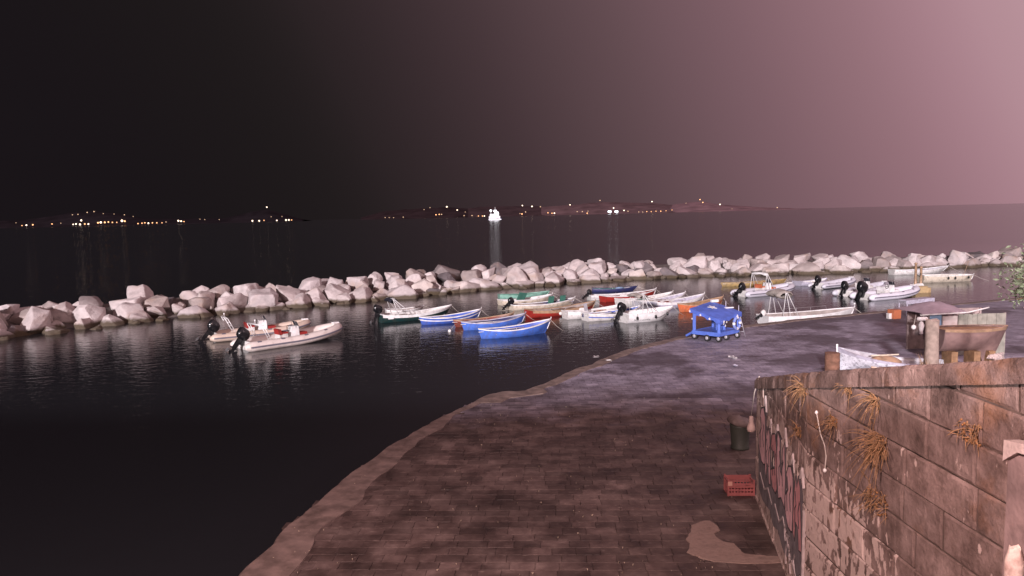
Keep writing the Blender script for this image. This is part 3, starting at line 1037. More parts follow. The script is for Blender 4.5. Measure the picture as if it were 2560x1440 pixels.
def capsule(mb, c, r, l, axis='z', n=10):
    prof = []
    for i in range(5):
        a_ = math.pi / 2 * i / 4
        prof.append((max(.002, r * math.sin(a_)), -l / 2 + r - r * math.cos(a_)))
    for i in range(5):
        a_ = math.pi / 2 * i / 4
        prof.append((max(.002, r * math.cos(a_)), l / 2 - r + r * math.sin(a_)))
    rot = None
    if axis == 'x': rot = Matrix.Rotation(R(90), 3, 'Y')
    if axis == 'y': rot = Matrix.Rotation(R(90), 3, 'X')
    mb.lathe(prof, c, n, rot)
    return mb


def outboard(parent, loc, k=1.0, tilt=0.0, cowl=None, rz=0.0, name='outboard_motor'):
    """cowling mesh with leg, bracket and propeller under it; origin at the transom clamp, boat forward = +x"""
    cowl = cowl or M_black
    m = MB()
    rows = []
    for i, (z, lx, ly, ox) in enumerate([(.06, .20, .13, -.20), (.14, .30, .18, -.22), (.28, .34, .21, -.22), (.44, .34, .21, -.24), (.56, .29, .18, -.26), (.63, .18, .11, -.28), (.645, .02, .02, -.28)]):
        ring = []
        for q_ in range(17):
            a_ = 2 * math.pi * (q_ % 16) / 16
            ca, sa = math.cos(a_), math.sin(a_)
            ring.append(Vector((ox + lx * math.copysign(abs(ca) ** .6, ca), ly * math.copysign(abs(sa) ** .6, sa), z)) * k)
        rows.append(ring)
    m.grid(rows)
    c = m.build(name, cowl, parent, loc, (0, tilt, rz))
    m = MB()
    m.box((-.22 * k, 0, -.22 * k), (.20 * k, .12 * k, .60 * k), taper=1.2)
    m.box((-.22 * k, 0, -.50 * k), (.40 * k, .22 * k, .03 * k))
    m.build('leg', M_black, c)
    m = MB()
    capsule(m, Vector((-.20 * k, 0, -.72 * k)), .065 * k, .42 * k, 'x')
    m.box((-.20 * k, 0, -.62 * k), (.16 * k, .05 * k, .22 * k)); m.box((-.18 * k, 0, -.84 * k), (.16 * k, .03 * k, .18 * k))
    m.build('gearcase', M_black, c)
    m = MB()
    for a_ in range(3):
        m.box((-.44 * k, .09 * k * math.cos(a_ * 2.094), -.72 * k + .09 * k * math.sin(a_ * 2.094)), (.03 * k, .10 * k, .16 * k), Matrix.Rotation(a_ * 2.094, 3, 'X') @ Matrix.Rotation(.5, 3, 'Z'))
    m.build('propeller', M_steel, c)
    MB().box((-.03 * k, 0, -.05 * k), (.14 * k, .24 * k, .28 * k)).build('bracket', M_black, c)
    return c


def rowboat(label, stern, bow, hb, B=1.5, hull=P_white, rail=P_white, inside=None, stripe=None, boot=None, tw=.72, dbl=False, fm=None, fs_=None,
            draft=.28, rake=.45, oars=0, motor=None, post=True, group='small boats moored in the harbour', tmat=None, name='rowing_boat', cat='boat',
            thwarts=3, bandm=None):
    a_ = at(*stern, WZ); b_ = at(*bow, WZ + hb)
    v = b_ - a_
    L = math.hypot(v.x, v.y)
    root = thing(name, label, cat, (a_.x, a_.y, WZ), math.atan2(v.y, v.x), group)
    fm = fm or hb * .54
    fs_ = fs_ or hb * .72
    f, sheer, pt = hullfn(L, B, fm, hb, fs_, draft, tw, rake, dbl=dbl)
    N, U = 22, 8
    ts = [i / N for i in range(N + 1)]
    m = MB()
    m.grid([[pt(t, u / U, 0, 1) for u in range(U + 1)] for t in ts], flip=False)
    m.grid([[pt(t, u / U, 0, -1) for u in range(U + 1)] for t in ts], flip=True)
    m.build('hull', hull, root)
    if not dbl:
        m = MB()
        loop = [pt(0, u / U, 0, 1) for u in range(U + 1)] + [pt(0, u / U, 0, -1) for u in range(U, -1, -1)]
        loop2 = [p + Vector((.04, 0, 0)) for p in loop]
        n_ = len(loop)
        m.add([p - Vector((.004, 0, 0)) for p in loop] + loop2, [tuple(range(n_))[::-1], tuple(range(n_, 2 * n_))])
        m.build('transom', tmat or hull, root)
    inside = inside or M_inside
    m = MB()
    u0 = 2
    for sd in (1, -1):
        m.grid([[pt(t * .965 + .015, u / U, .045, sd, .0 if u < U else -.01) for u in range(u0, U + 1)] for t in ts], flip=sd > 0)
    m.grid([[pt(t * .965 + .015, u0 / U, .045, 1), pt(t * .965 + .015, u0 / U, .045, -1)] for t in ts], smooth=False)
    m.build('hull_interior', inside, root)
    # gunwale rail all round
    m = MB()
    for sd in (1, -1):
        rows = []
        for t in ts:
            p = pt(t, 1, 0, sd); o_ = sd
            q_ = pt(t, 1, .075, sd)
            rows.append([p + Vector((0, .03 * o_, -.04)), p + Vector((0, .03 * o_, .025)), q_ + Vector((0, 0, .025)), q_ + Vector((0, 0, -.03))])
        m.grid(rows, smooth=False, flip=sd < 0)
    if not dbl:
        w = B * f(0)
        m.box((.03, 0, sheer(0) + .0), (.10, w + .04, .06))
    m.build('gunwale', rail, root)

    def band(u1, u2, mt, nm):
        mb = MB()
        for sd in (1, -1):
            mb.grid([[pt(t, u1, 0, sd), pt(t, u1, 0, sd) + Vector((0, .016 * sd, 0)), pt(t, u2, 0, sd) + Vector((0, .016 * sd, 0)), pt(t, u2, 0, sd)] for t in ts], smooth=False, flip=sd < 0)
        mb.build(nm, mt, root)
    if bandm: band(.80, .985, bandm, 'sheer_strake')
    if stripe: band(.72, .80, stripe, 'rubbing_strake')
    if boot: band(.33, .40, boot, 'boot_stripe')
    for i in range(thwarts):
        t = .22 + i * .24
        zz = lerp(pt(t, .3, 0).z, sheer(t), .62)
        w = 2 * max(.1, B / 2 * f(t) - .07)
        MB().box((t * L * .96, 0, zz), (.22, w, .035)).build('thwart', rail if i % 2 else M_palewood, root)
    if dbl or post:
        m = MB()
        zz = sheer(1)
        m.tube([pt(1, u_ / 8) + Vector((.012, 0, 0)) for u_ in range(3, 9)] + [pt(1, 1) + Vector((.025, 0, .13))], .03, 6)
        m.build('stem_post', rail, root)
    rr = random.Random(hash(label) % 1000 if False else len(label) * 7 + int(stern[0]))
    for i in range(oars):
        m = MB()
        yy = (.18 + .12 * i) * (1 if i % 2 else -1) * B * .7
        z_ = sheer(.4) * .98
        x0, x1 = L * .08, L * .08 + min(2.6, L * .62)
        sl = rr.uniform(-.05, .12)
        m.tube([(x0, yy, z_), (x1, yy * .7, z_ + sl)], .028, 6)
        m.box((x0 - .2, yy, z_ - .01), (.5, .13, .025))
        m.build('oar', M_palewood if i % 2 else P_white, root)
    # mooring line from the bow down to the water
    mx_ = L + rr.uniform(.9, 1.8); my_ = rr.uniform(-.6, .6)
    MB().tube([(L - .05, 0, sheer(1) - .02), (lerp(L, mx_, .4), my_ * .4, sheer(1) * .42), (mx_, my_, -.08)], .012, 5).build('mooring_rope', M_rope, root)
    # rowlocks
    for sd in (1, -1):
        q_ = pt(.45, 1, .03, sd)
        MB().tube([q_, q_ + Vector((0, 0, .10))], .016, 5).build('rowlock', M_steel, root)
    if motor:
        outboard(root, (-.02, 0, sheer(0) - .02), motor.get('k', .8), motor.get('tilt', 0), motor.get('cowl'))
    return root, L, f, sheer, pt


def tarp(parent, x0, x1, w, z, m, name='tarpaulin', seed=0, amp=.07):
    mb = MB()
    rows = []
    for i in range(9):
        r_ = []
        for k in range(9):
            x, y = lerp(x0, x1, i / 8), lerp(-w / 2, w / 2, k / 8)
            h = z + amp * 2.2 * mnoise.noise(Vector((x * 2.2 + seed, y * 2.8, seed))) - .10 * abs(k - 4) / 4
            r_.append(Vector((x, y, h)))
        rows.append(r_)
    mb.grid(rows, smooth=False, flip=True)
    mb.grid([[p - Vector((0, 0, .02)) for p in r_] for r_ in rows], smooth=False)
    return mb.build(name, m, parent)


def fender(parent, p, axis='z', r=.10, l=.42, m=None):
    mb = capsule(MB(), Vector((0, 0, 0)), r, l, axis)
    f_ = mb.build('fender', m or M_buoy, parent, p)
    if axis == 'z':
        MB().tube([(0, 0, l / 2 - .02), (0, 0, l / 2 + .18)], .012, 5).build('fender_rope', M_rope, f_)
    return f_


def bimini(parent, x, w, z0, h, m, thick=.10, lean=-.35, length=.5):
    """folded canvas top on bent steel hoops; x is where the main hoop stands"""
    for dx, top in ((0, lean), (.55, lean + .08), (-.55, lean - .05)):
        mb = MB()
        pts = [(x + dx, w / 2, z0)]
        for i in range(9):
            a_ = math.pi * i / 8
            pts.append((x + top, w / 2 * math.copysign(abs(math.cos(a_)) ** .35, math.cos(a_)) * .96, z0 + h - .10 + .10 * math.sin(a_)))
        pts.append((x + dx, -w / 2, z0))
        mb.tube(pts, .022, 6)
        mb.build('canopy_hoop', P_white, parent)
    mb = MB()
    rows = []
    for i in range(13):
        y = lerp(-w / 2 * .98, w / 2 * .98, i / 12)
        ring = []
        for k in range(9):
            a_ = 2 * math.pi * k / 8
            rr = (1 + .22 * mnoise.noise(Vector((y * 3, math.cos(a_) * 1.5, math.sin(a_) * 1.5 + x)))) * (.75 if i in (0, 12) else 1)
            ring.append(Vector((x + lean + length / 2 * math.cos(a_) * rr, y, z0 + h + (thick + .02 * math.sin(i)) * math.sin(a_) * rr - thick * .6 - (.10 * abs(i - 6) / 6))))
        rows.append(ring)
    mb.grid(rows, smooth=True)
    mb.build('folded_canopy', m, parent)


def rib(label, stern, bow, hb, B=2.3, r=.26, tubem=M_tubewhite, band=M_band, seatm=M_red_up, motor=1.0, tilt=.5, console=True, aframe=True, arch=False, bow_step=True, Lk=1.0,
        cushions=True, cover=None):
    a_ = at(*stern, WZ); b_ = at(*bow, WZ + hb)
    v = b_ - a_
    L = math.hypot(v.x, v.y) * Lk
    root = thing('inflatable_boat', label, 'inflatable boat', (a_.x, a_.y, WZ), math.atan2(v.y, v.x), 'rigid inflatable boats')
    hbm = B / 2 - r
    zb = hb - r - .12
    z0 = .26

    def path(s_, sd):
        q_ = max(0, (s_ - .42) / .58)
        return Vector((.35 + s_ * (L - r - .35), sd * hbm * max(0, 1 - q_ ** 2.7) ** .55, z0 + (zb - z0) * q_ ** 1.7))
    ss = [i / 30 for i in range(28)] + [.93, .955, .975, .99, 1.0]
    P1 = [path(s_, -1) for s_ in ss]; P2 = [path(s_, 1) for s_ in ss]
    full = [Vector((-.12, -hbm, z0 - .02)), Vector((.1, -hbm, z0))] + P1 + P2[-2::-1] + [Vector((.1, hbm, z0)), Vector((-.12, hbm, z0 - .02))]
    rad = [r * .35, r * .85] + [r] * (len(full) - 4) + [r * .85, r * .35]
    mb = MB(); mb.tube(full, r, 14, radii=rad)
    tube = mb.build('buoyancy_tube', tubem, root)
    # rubbing band along the outside of the tube
    mb = MB()
    rows = []
    core_ = full[1:-1]
    for i, p in enumerate(core_):
        d_ = core_[min(i + 1, len(core_) - 1)] - core_[max(0, i - 1)]
        d_.z = 0; d_.normalize()
        n_ = Vector((d_.y, -d_.x, 0))
        rows.append([p + n_ * (r * .96) + Vector((0, 0, .05)), p + n_ * (r + .022) + Vector((0, 0, .04)), p + n_ * (r + .022) + Vector((0, 0, -.04)), p + n_ * (r * .96) + Vector((0, 0, -.05))])
    mb.grid(rows, smooth=False, flip=True)
    mb.build('rubbing_band', band, tube)
    for sd in (-1, 1):
        for s_ in (.06, .30, .55, .78):
            p = path(s_, sd); p2 = path(s_ + .04, sd)
            d_ = p2 - p
            hdl = MB().box((0, 0, 0), (.24, .11, .018))
            hdl.build('carry_handle', M_band, tube, p + Vector((0, sd * r * .45, r * .90)), (sd * -.45, 0, math.atan2(d_.y, d_.x)))
    # rigid hull
    mb = MB()
    rows = []
    for i in range(13):
        s_ = i / 12
        p = path(s_, 1)
        kz = -.34 + (.34 + zb * .55) * max(0, (s_ - .55) / .45) ** 2
        rows.append([Vector((p.x * .985 + .05, sd * abs(p.y) * k_, z)) for sd, k_, z in ((-1, 1, p.z - r * .5), (-1, .75, lerp(kz, p.z - r * .6, .55)), (1, 0, kz), (1, .75, lerp(kz, p.z - r * .6, .55)), (1, 1, p.z - r * .5))])
    mb.grid(rows, smooth=True)
    mb.build('rigid_hull', P_offwhite, root)
    mb = MB()
    mb.grid([[Vector((path(i / 12, -1).x, -abs(path(i / 12, 1).y), path(i / 12, 1).z - .06)), Vector((path(i / 12, 1).x, abs(path(i / 12, 1).y), path(i / 12, 1).z - .06))] for i in range(13)], smooth=False, flip=True)
    mb.build('deck', P_offwhite, root)
    MB().box((.30, 0, .22), (.08, 2 * hbm - .3, .62)).build('transom', P_offwhite, root)
    if bow_step:
        MB().box((L - r - .12, 0, zb + r + .01), (.42, .34, .07), taper=.85).build('bow_step', P_white, root)
    if console:
        xc = L * .50
        mb = MB(); mb.box((xc, 0, .62), (.62, .62, .85), taper=.72, shear=.06)
        cs = mb.build('console', P_white, root)
        mb = MB(); mb.box((xc + .22, 0, 1.15), (.03, .52, .36), Matrix.Rotation(-.45, 3, 'Y'))
        mb.build('windscreen', mat('smoked_plastic', (.03, .03, .04), .15), cs)
        mb = MB()
        pts = [Vector((xc - .30, .17 * math.cos(k * math.pi / 6), .95 + .17 * math.sin(k * math.pi / 6))) for k in range(13)]
        mb.tube(pts, .016, 5, cap=False); mb.tube([(xc - .3, -.16, .95), (xc - .3, .16, .95)], .012, 4)
        mb.build('steering_wheel', M_black, cs)
        mb = MB(); mb.tube([(xc + .1, -.25, .95), (xc + .05, -.22, 1.35), (xc + .05, .22, 1.35), (xc + .1, .25, .95)], .015, 5)
        mb.build('grab_rail', M_steel, cs)
        if cushions:
            MB().box((xc + .60, 0, .42), (.55, .60, .42), taper=.85).build('front_seat', seatm, root)
            MB().box((xc - .75, 0, .42), (.50, .80, .55), taper=.92).build('helm_seat', P_offwhite, root)
            MB().box((xc - .98, 0, .80), (.10, .80, .34), Matrix.Rotation(-.2, 3, 'Y')).build('seat_back', seatm, root)
            MB().box((xc - .75, 0, .73), (.50, .78, .09)).build('seat_cushion', seatm, root)
    if aframe:
        mb = MB()
        xa = L * .20
        for sd in (-1, 1):
            y = sd * hbm
            for dx in (0, .16):
                mb.tube([(xa + dx, y, z0 + r * .9), (xa - .42 + dx * .9, y * .96, 1.42)], .022, 6)
            for q_ in (.25, .5, .75, 1.0):
                mb.tube([(xa - .42 * q_, y * (1 - .04 * q_), z0 + r * .9 + q_ * (1.42 - z0 - r * .9)), (xa - .42 * q_ + .15, y * (1 - .04 * q_), z0 + r * .9 + q_ * (1.42 - z0 - r * .9))], .016, 5)
        mb.tube([(xa - .42, -hbm * .96, 1.42), (xa - .42, hbm * .96, 1.42)], .022, 6)
        mb.tube([(xa - .28, -hbm * .96, 1.42), (xa - .28, hbm * .96, 1.42)], .022, 6)
        mb.build('roll_bar', P_white, root)
        mb = MB(); mb.tube([(xa - .35, 0, 1.42), (xa - .35, 0, 1.62)], .012, 5); mb.lathe([(.002, -.05), (.045, -.04), (.045, .05), (.002, .06)], (xa - .35, 0, 1.65), 8)
        mb.build('stern_light', P_white, root)
    if arch:
        bimini(root, L * .42, 2 * hbm, z0 + r * .9, 1.45, P_white, lean=-.30, length=.36)
    if motor:
        outboard(root, (.20, 0, .46), 1.15 * motor, tilt + .15)
    return root, L, path, hbm


# --- inflatables on the left
rib('white inflatable boat with red seats on the left, nearest of the two there', (600, 876), (852, 800), 1.02, B=2.5, r=.30, tilt=.55)
r2, L2, path2, hb2 = rib('cream inflatable boat half hidden behind the red seated one on the left', (525, 852), (776, 792), .98, B=2.3, r=.27, tubem=mat('tube_cream', (.60, .48, .40), .5, .08), tilt=.6, seatm=M_red_up)
# --- dark green motor boat with canopy
g1, L, f, sh, pt = rowboat('dark green boat with white rail, black outboard and folded dark canopy', (950, 806), (1129, 762), .84, B=1.75, hull=P_dgreen, rail=P_white, inside=P_offwhite, bandm=P_white,
                           tw=.82, motor=dict(k=1.0, tilt=.35), name='motor_boat', rake=.7, post=False)
bimini(g1, L * .30, 1.5, sh(.3), 1.25, M_darkcanvas, lean=-.85, length=.6, thick=.16)
tarp(g1, L * .22, L * .48, .9, sh(.3) * .95, M_canvas, seed=2)
MB().box((.55, -.86, .34), (.42, .02, .12)).build('number_plate', P_white, g1)
rowboat('white open boat lying behind the dark green motor boat', (965, 786), (1061, 763), .55, B=1.4, hull=P_offwhite, post=False, tw=.7, motor=None)
# --- the blue boats
b1, L, f, sh, pt = rowboat('dark blue rowing boat with white stripes next to the dark green boat', (1048, 812), (1203, 772), .78, B=1.45, hull=P_blue, rail=P_white, stripe=P_white, boot=P_white, inside=P_blue, dbl=True, oars=1)
b2, L, f, sh, pt = rowboat('reddish brown rowing boat between the two darker blue boats', (1133, 818), (1284, 782), .70, B=1.35, hull=P_maroon, rail=P_tan, inside=P_maroon, dbl=True, oars=1)
b3, L, f, sh, pt = rowboat('blue rowing boat with white rail, middle one behind the brightest blue boat', (1153, 826), (1314, 783), .80, B=1.45, hull=P_blue2, rail=P_lilac, boot=P_white, inside=P_navy, dbl=True, oars=1)
tarp(b3, L * .5, L * .72, .7, sh(.5) * .95, M_tarp_blue, seed=5)
b4, L, f, sh, pt = rowboat('bright blue rowing boat with white rail, nearest to the quay', (1196, 847), (1377, 797), .86, B=1.6, hull=P_blue2, rail=P_white, inside=P_blue, dbl=True, oars=1)
tarp(b4, L * .28, L * .62, .95, sh(.4) * .80, M_tarp_blue, seed=9, amp=.1)
# --- green and white group behind
rowboat('pale green boat with raised white bow post, farthest of the green group', (1247, 746), (1374, 727), .48, B=1.4, hull=P_pgreen, rail=P_pgreen, inside=P_green, dbl=False)
w1, L, f, sh, pt = rowboat('white boat with a green board leaning over it, beside the pale green one', (1250, 763), (1381, 735), .62, B=1.5, hull=P_cream, rail=P_white, inside=P_offwhite, oars=1)
MB().box((L * .38, -.3, sh(.4) + .28), (.75, .05, .80), Matrix.Rotation(.5, 3, 'X') @ Matrix.Rotation(.2, 3, 'Y')).build('green_board', M_tarp_green, w1)
w2, L, f, sh, pt = rowboat('white and navy boat with two green boards in front of the pale green boat', (1276, 775), (1437, 744), .60, B=1.6, hull=P_cream, rail=P_white, inside=P_navy, oars=2, motor=dict(k=.8, tilt=.9))
for q_ in (.60, .78):
    MB().box((L * q_, -.25, sh(.5) + .22), (.50, .05, .72), Matrix.Rotation(.35, 3, 'X')).build('green_board', M_tarp_green, w2)
tarp(w2, L * .72, L * .95, .7, sh(.8) * .95, P_lilac, seed=3)
# --- red boat
rd, L, f, sh, pt = rowboat('long red boat with tan rail and two white fenders', (1322, 794), (1488, 752), .80, B=1.7, hull=P_red, rail=P_tan, bandm=P_tan, inside=M_inside, tw=.75)
fender(rd, pt(.40, .75, 0, -1) + Vector((0, -.12, 0)), 'x', .13, .62); fender(rd, pt(.72, .8, 0, -1) + Vector((0, -.12, 0)), 'x', .13, .6)
# --- white boats in the middle
w3, L, f, sh, pt = rowboat('white boat with rounded stern beside the red boat', (1412, 797), (1556, 760), .78, B=1.6, hull=P_offwhite, rail=P_white, bandm=P_white, inside=P_offwhite, oars=1)
MB().box((L * .34, -.2, sh(.3) + .22), (.26, .05, .85), Matrix.Rotation(.3, 3, 'X') @ Matrix.Rotation(-.3, 3, 'Y')).build('grey_board', P_grey, w3)
w4, L, f, sh, pt = rowboat('white boat with blue trim left of the lettered white motor boat', (1462, 802), (1602, 764), .78, B=1.7, hull=P_offwhite, rail=P_white, inside=P_blue, stripe=P_blue, oars=2)
MB().box((L * .45, -.35, sh(.4) + .06), (.55, .34, .04), Matrix.Rotation(.35, 3, 'Y')).build('blue_board', P_navy, w4)
MB().box((-.02, .25, .36), (.05, .22, .26), taper=.7).build('rudder_slot', P_navy, w4)

w5, L, f, sh, pt = rowboat('white motor boat with black lettering, black fenders and a folded canopy', (1556, 806), (1683, 765), .86, B=1.95, hull=P_white, rail=P_white, inside=P_white, tw=.92, fm=.62, fs_=.66,
                           motor=dict(k=1.0, tilt=.55), name='motor_boat', rake=.9, post=False, tmat=P_offwhite, draft=.3)
bimini(w5, L * .40, 1.75, sh(.4), 1.3, M_canvas, lean=-.45, length=.8, thick=.14)
for q_ in (.14, .50, .80):
    fender(w5, pt(q_, .78, 0, -1) + Vector((0, -.10, -.02)), 'z', .075, .24, M_black)


def text_mesh(txt, size, name, m, parent, loc, rot, depth=.004):
    cu = bpy.data.curves.new(name, 'FONT')
    cu.body = txt; cu.size = size; cu.extrude = depth; cu.resolution_u = 2
    to = bpy.data.objects.new(name + '_tmp', cu)
    C.objects.link(to)
    dg = bpy.context.evaluated_depsgraph_get(); dg.update()
    me = bpy.data.meshes.new_from_object(to.evaluated_get(dg))
    bpy.data.objects.remove(to)
    me.materials.clear(); me.materials.append(m)
    o_ = bpy.data.objects.new(name, me); C.objects.link(o_)
    o_.parent = parent; o_.location = loc; o_.rotation_euler = rot
    return o_


pa, pb = pt(.10, .60, 0, -1), pt(.55, .60, 0, -1)
dirv = pb - pa
text_mesh('NOTTUDIANI', .20, 'lettering', mat('black_paint', (.02, .02, .025), .5), w5, pa + Vector((0, -.05, -.04)), (R(76), 0, math.atan2(dirv.y, dirv.x) - .01))
MB().tube([pt(.55, .66, 0, -1) + Vector((0, -.03, 0)), pt(.62, .72, 0, -1) + Vector((0, -.035, -.05)), pt(.74, .78, 0, -1) + Vector((0, -.03, 0))], .012, 5).build('mooring_rope', M_black, w5)
# --- row behind the white motor boat
n1, L, f, sh, pt = rowboat('navy boat with a green and light blue cover, farthest of the middle group', (1480, 729), (1593, 715), .46, B=1.4, hull=P_navy, rail=P_navy, inside=P_green)
tarp(n1, L * .2, L * .5, .9, sh(.4), M_tarp_green, seed=1); tarp(n1, L * .52, L * .68, .8, sh(.5) + .08, paint('sky_blue', (.25, .4, .6)), seed=4); tarp(n1, L * .7, L * .85, .6, sh(.6) + .06, P_offwhite, seed=6)
rowboat('white boat with square stern beside the navy one', (1472, 750), (1638, 724), .60, B=1.6, hull=P_offwhite, rail=P_white, inside=P_offwhite, stripe=P_grey, motor=dict(k=.7, tilt=.9))
rowboat('red sterned boat squeezed between the white boats', (1507, 755), (1640, 722), .74, B=1.35, hull=P_red, rail=P_white, boot=P_white, inside=P_maroon, tw=.85)
w7, L, f, sh, pt = rowboat('white boat with a green cover behind the folded canopy of the lettered boat', (1550, 766), (1682, 729), .82, B=1.7, hull=P_offwhite, rail=P_white, inside=P_offwhite, tw=.85, oars=1)
tarp(w7, L * .3, L * .5, 1.0, sh(.4), M_tarp_green, seed=8)
w8, L, f, sh, pt = rowboat('white boat with pale cargo right of the green covered one', (1592, 771), (1713, 731), .84, B=1.5, hull=P_grey, rail=P_white, bandm=P_white, inside=P_lilac, oars=2)
tarp(w8, L * .45, L * .65, .8, sh(.5), P_white, seed=12)
w9, L, f, sh, pt = rowboat('long pale grey boat just behind the orange boat', (1630, 773), (1761, 734), .82, B=1.6, hull=P_lilac, rail=P_white, bandm=P_white, inside=P_lilac, oars=1)
tarp(w9, L * .05, L * .35, 1.0, sh(.2), P_maroon, seed=10, amp=.12)
# --- orange boat
rowboat('orange rowing boat with tan inside behind the blue cart', (1694, 780), (1808, 741), .86, B=1.7, hull=P_orange, rail=P_tan, inside=M_wood, dbl=True, boot=None)
# nets, ropes and buckets lying in some of the open boats are built with the boat they belong to
tarp(b1, L * .30, L * .55, .8, .36, mat('brown_net', (.20, .13, .09), .9, .4, 12, bump=.6, bscale=20), 'fishing_net', 21, .10)
tarp(b2, L * .35, L * .62, .7, .34, MATS['brown_net'], 'fishing_net', 23, .10)
tarp(rd, L * .40, L * .75, 1.0, .42, MATS['brown_net'], 'fishing_net', 25, .12)
tarp(w3, L * .45, L * .70, .9, .42, mat('orange_net', (.38, .16, .08), .9, .4, 12, bump=.6, bscale=20), 'fishing_net', 27, .10)
tarp(w4, L * .20, L * .40, .8, .45, P_grey, 'folded_cover', 29, .08)
# --- right hand inflatables
ra, L, pa_, hbm_ = rib('grey inflatable boat with a white canopy arch and orange box', (1848, 742), (1982, 703), .98, B=2.4, r=.30, tubem=M_tubegrey, seatm=P_orange, aframe=False, arch=True, tilt=.75, motor=.9)
rowboat('yellow wooden boat lying behind the inflatable with the arch', (1802, 716), (1966, 697), .50, B=1.5, hull=P_yellow, rail=P_yellow, inside=M_wood, dbl=True, oars=2)
rowboat('small lilac dinghy with rounded stern beside the boulders', (1992, 714), (2068, 695), .58, B=1.7, hull=P_lilac, rail=P_lilac, inside=P_offwhite, post=False, motor=None, name='dinghy', tw=.9)
rib('pale inflatable boat with a black outboard behind the others on the right', (2040, 722), (2134, 689), .90, B=2.0, r=.24, tubem=M_tubegrey, seatm=P_grey, aframe=False, tilt=.6, motor=.9, console=False)
rib('grey inflatable boat with raised black outboard, between two others on the right', (2108, 742), (2216, 699), .92, B=2.2, r=.27, tubem=M_tubegrey, seatm=P_offwhite, aframe=False, tilt=.5, motor=1.0)
rib('white inflatable boat with white console and big black outboard near the yellow float', (2152, 750), (2292, 708), 1.0, B=2.5, r=.30, tubem=mat('tube_bright', (.72, .70, .78), .42, .06), seatm=P_white, aframe=False, tilt=.35, motor=1.25)
# --- long white boat with canopy at the quay
lw, L, f, sh, pt = rowboat('long white fishing boat with a beige folded canopy moored at the quay edge', (1906, 811), (2136, 768), .80, B=1.9, hull=P_white, rail=P_white, inside=M_inside, tw=.8, fm=.55, fs_=.58,
                           name='fishing_boat', motor=dict(k=.55, tilt=1.0, cowl=P_offwhite), thwarts=2)
bimini(lw, L * .22, 1.75, sh(.2), 1.62, M_canvas, lean=-.30, length=1.1, thick=.27)
mb = MB()
for sd in (1, -1):
    q1 = [pt(t_, 1, .04, sd) + Vector((0, 0, .26)) for t_ in (.30, .45, .6, .75)]
    if sd == 1:
        mb.tube([pt(.30, 1, .04, sd)] + q1 + [pt(.76, 1, .04, sd)], .014, 6)
        for t_ in (.45, .6): mb.tube([pt(t_, 1, .04, sd), pt(t_, 1, .04, sd) + Vector((0, 0, .26))], .012, 5)
mb.build('hand_rail', M_steel, lw)
capsule(MB(), pt(1, 1) + Vector((0, 0, .24)), .06, .14).build('bow_knob', P_white, lw)
MB().tube([(L * .62, -.2, sh(.6) * .8), (L * .85, -.1, sh(.8) * .85)], .03, 6).build('oar', P_white, lw)
# --- far right boats
rowboat('long white boat moored right against the boulders on the right', (2228, 687), (2372, 664), .78, B=1.7, hull=P_offwhite, rail=P_white, inside=P_grey, rake=1.2, tw=.7)
w12, L, f, sh, pt = rowboat('white boat with dark fenders behind the yellow float', (2298, 706), (2434, 686), .64, B=1.9, hull=P_cream, rail=P_white, inside=P_cream, tw=.9, fm=.66, fs_=.75, rake=.35)
for q_ in (.42, .55, .84):
    fender(w12, pt(q_, .85, 0, -1) + Vector((0, -.10, -.06)), 'z', .09, .26, M_rubber)
MB().tube([(L * .82, 0, sh(.8)), (L * .90, 0, sh(.8) + 1.3)], .018, 5).build('flag_staff', P_tan, w12)

# small moored buoy
bp_ = at(1124, 829, WZ)
bu = thing('mooring_buoy', 'small white mooring buoy floating in front of the blue boats', 'buoy', bp_)
MB().lathe([(.02, -.06), (.09, -.02), (.11, .05), (.08, .12), (.02, .15)], (0, 0, 0), 10).build('float_ball', M_buoy, bu)
MB().tube([(0, 0, .13), (.05, .25, .1), (.3, .7, .35), (.75, 1.25, .42)], .010, 5).build('mooring_line', M_rope, bu)

# yellow mooring float with posts
yf = at(2304, 732, WZ)
fl = thing('mooring_float', 'yellow mooring float with two tall posts on the right', 'float', yf, R(12))
mb = MB(); mb.box((0, .5, .22), (1.25, 1.1, .66), taper=.94); mb.box((.75, .3, .16), (.35, .6, .5))
mb.build('float_block', mat('float_yellow', (.47, .34, .18), .7, .2, 3, dirt_or_lit=(.25, .14, .06), dirt_amt=.5), fl)
for x, h_ in ((-.22, 2.55), (.32, 2.2)):
    MB().lathe([(.16, .5), (.13, .62), (.11, .7), (.10, h_ - .1), (.13, h_ - .08), (.13, h_), (.03, h_ + .06)], (x, .5, 0), 10).build('post', P_tan, fl)
MB().box((.05, .5, .68), (.8, .5, .20), taper=.8).build('post_foot', P_offwhite, fl)
MB().tube([(-.2, .45, 1.6), (.1, .40, 1.35), (.32, .45, 1.75)], .03, 6).build('mooring_chain', M_rubber, fl)

# ================================================================== THINGS ON THE QUAY
# blue float-like cart with canopy
F0 = at(1797, 856, 0)
ct = thing('blue_cart', 'bright blue handcart with star spangled canopy and a lifebuoy on the quay', 'cart', F0)
U_, V_ = Vector((-.70, .71, 0)), Vector((.75, .66, 0))
LU, LV = 1.55, 1.85


def cp(u, v, z):
    return U_ * u + V_ * v + Vector((0, 0, z))


def beam(mb, a, b, w, h):
    a, b = Vector(a), Vector(b)
    d_ = (b - a); l_ = d_.length; d_.normalize()
    s_ = d_.cross(Vector((0, 0, 1)))
    if s_.length < .01: s_ = Vector((1, 0, 0))
    s_.normalize(); t_ = s_.cross(d_)
    vs = []
    for p in (a, b):
        for q1, q2 in ((-1, -1), (1, -1), (1, 1), (-1, 1)):
            vs.append(p + s_ * q1 * w / 2 + t_ * q2 * h / 2)
    mb.add(vs, [(3, 2, 1, 0), (4, 5, 6, 7), (0, 1, 5, 4), (1, 2, 6, 5), (2, 3, 7, 6), (3, 0, 4, 7)])
    return mb


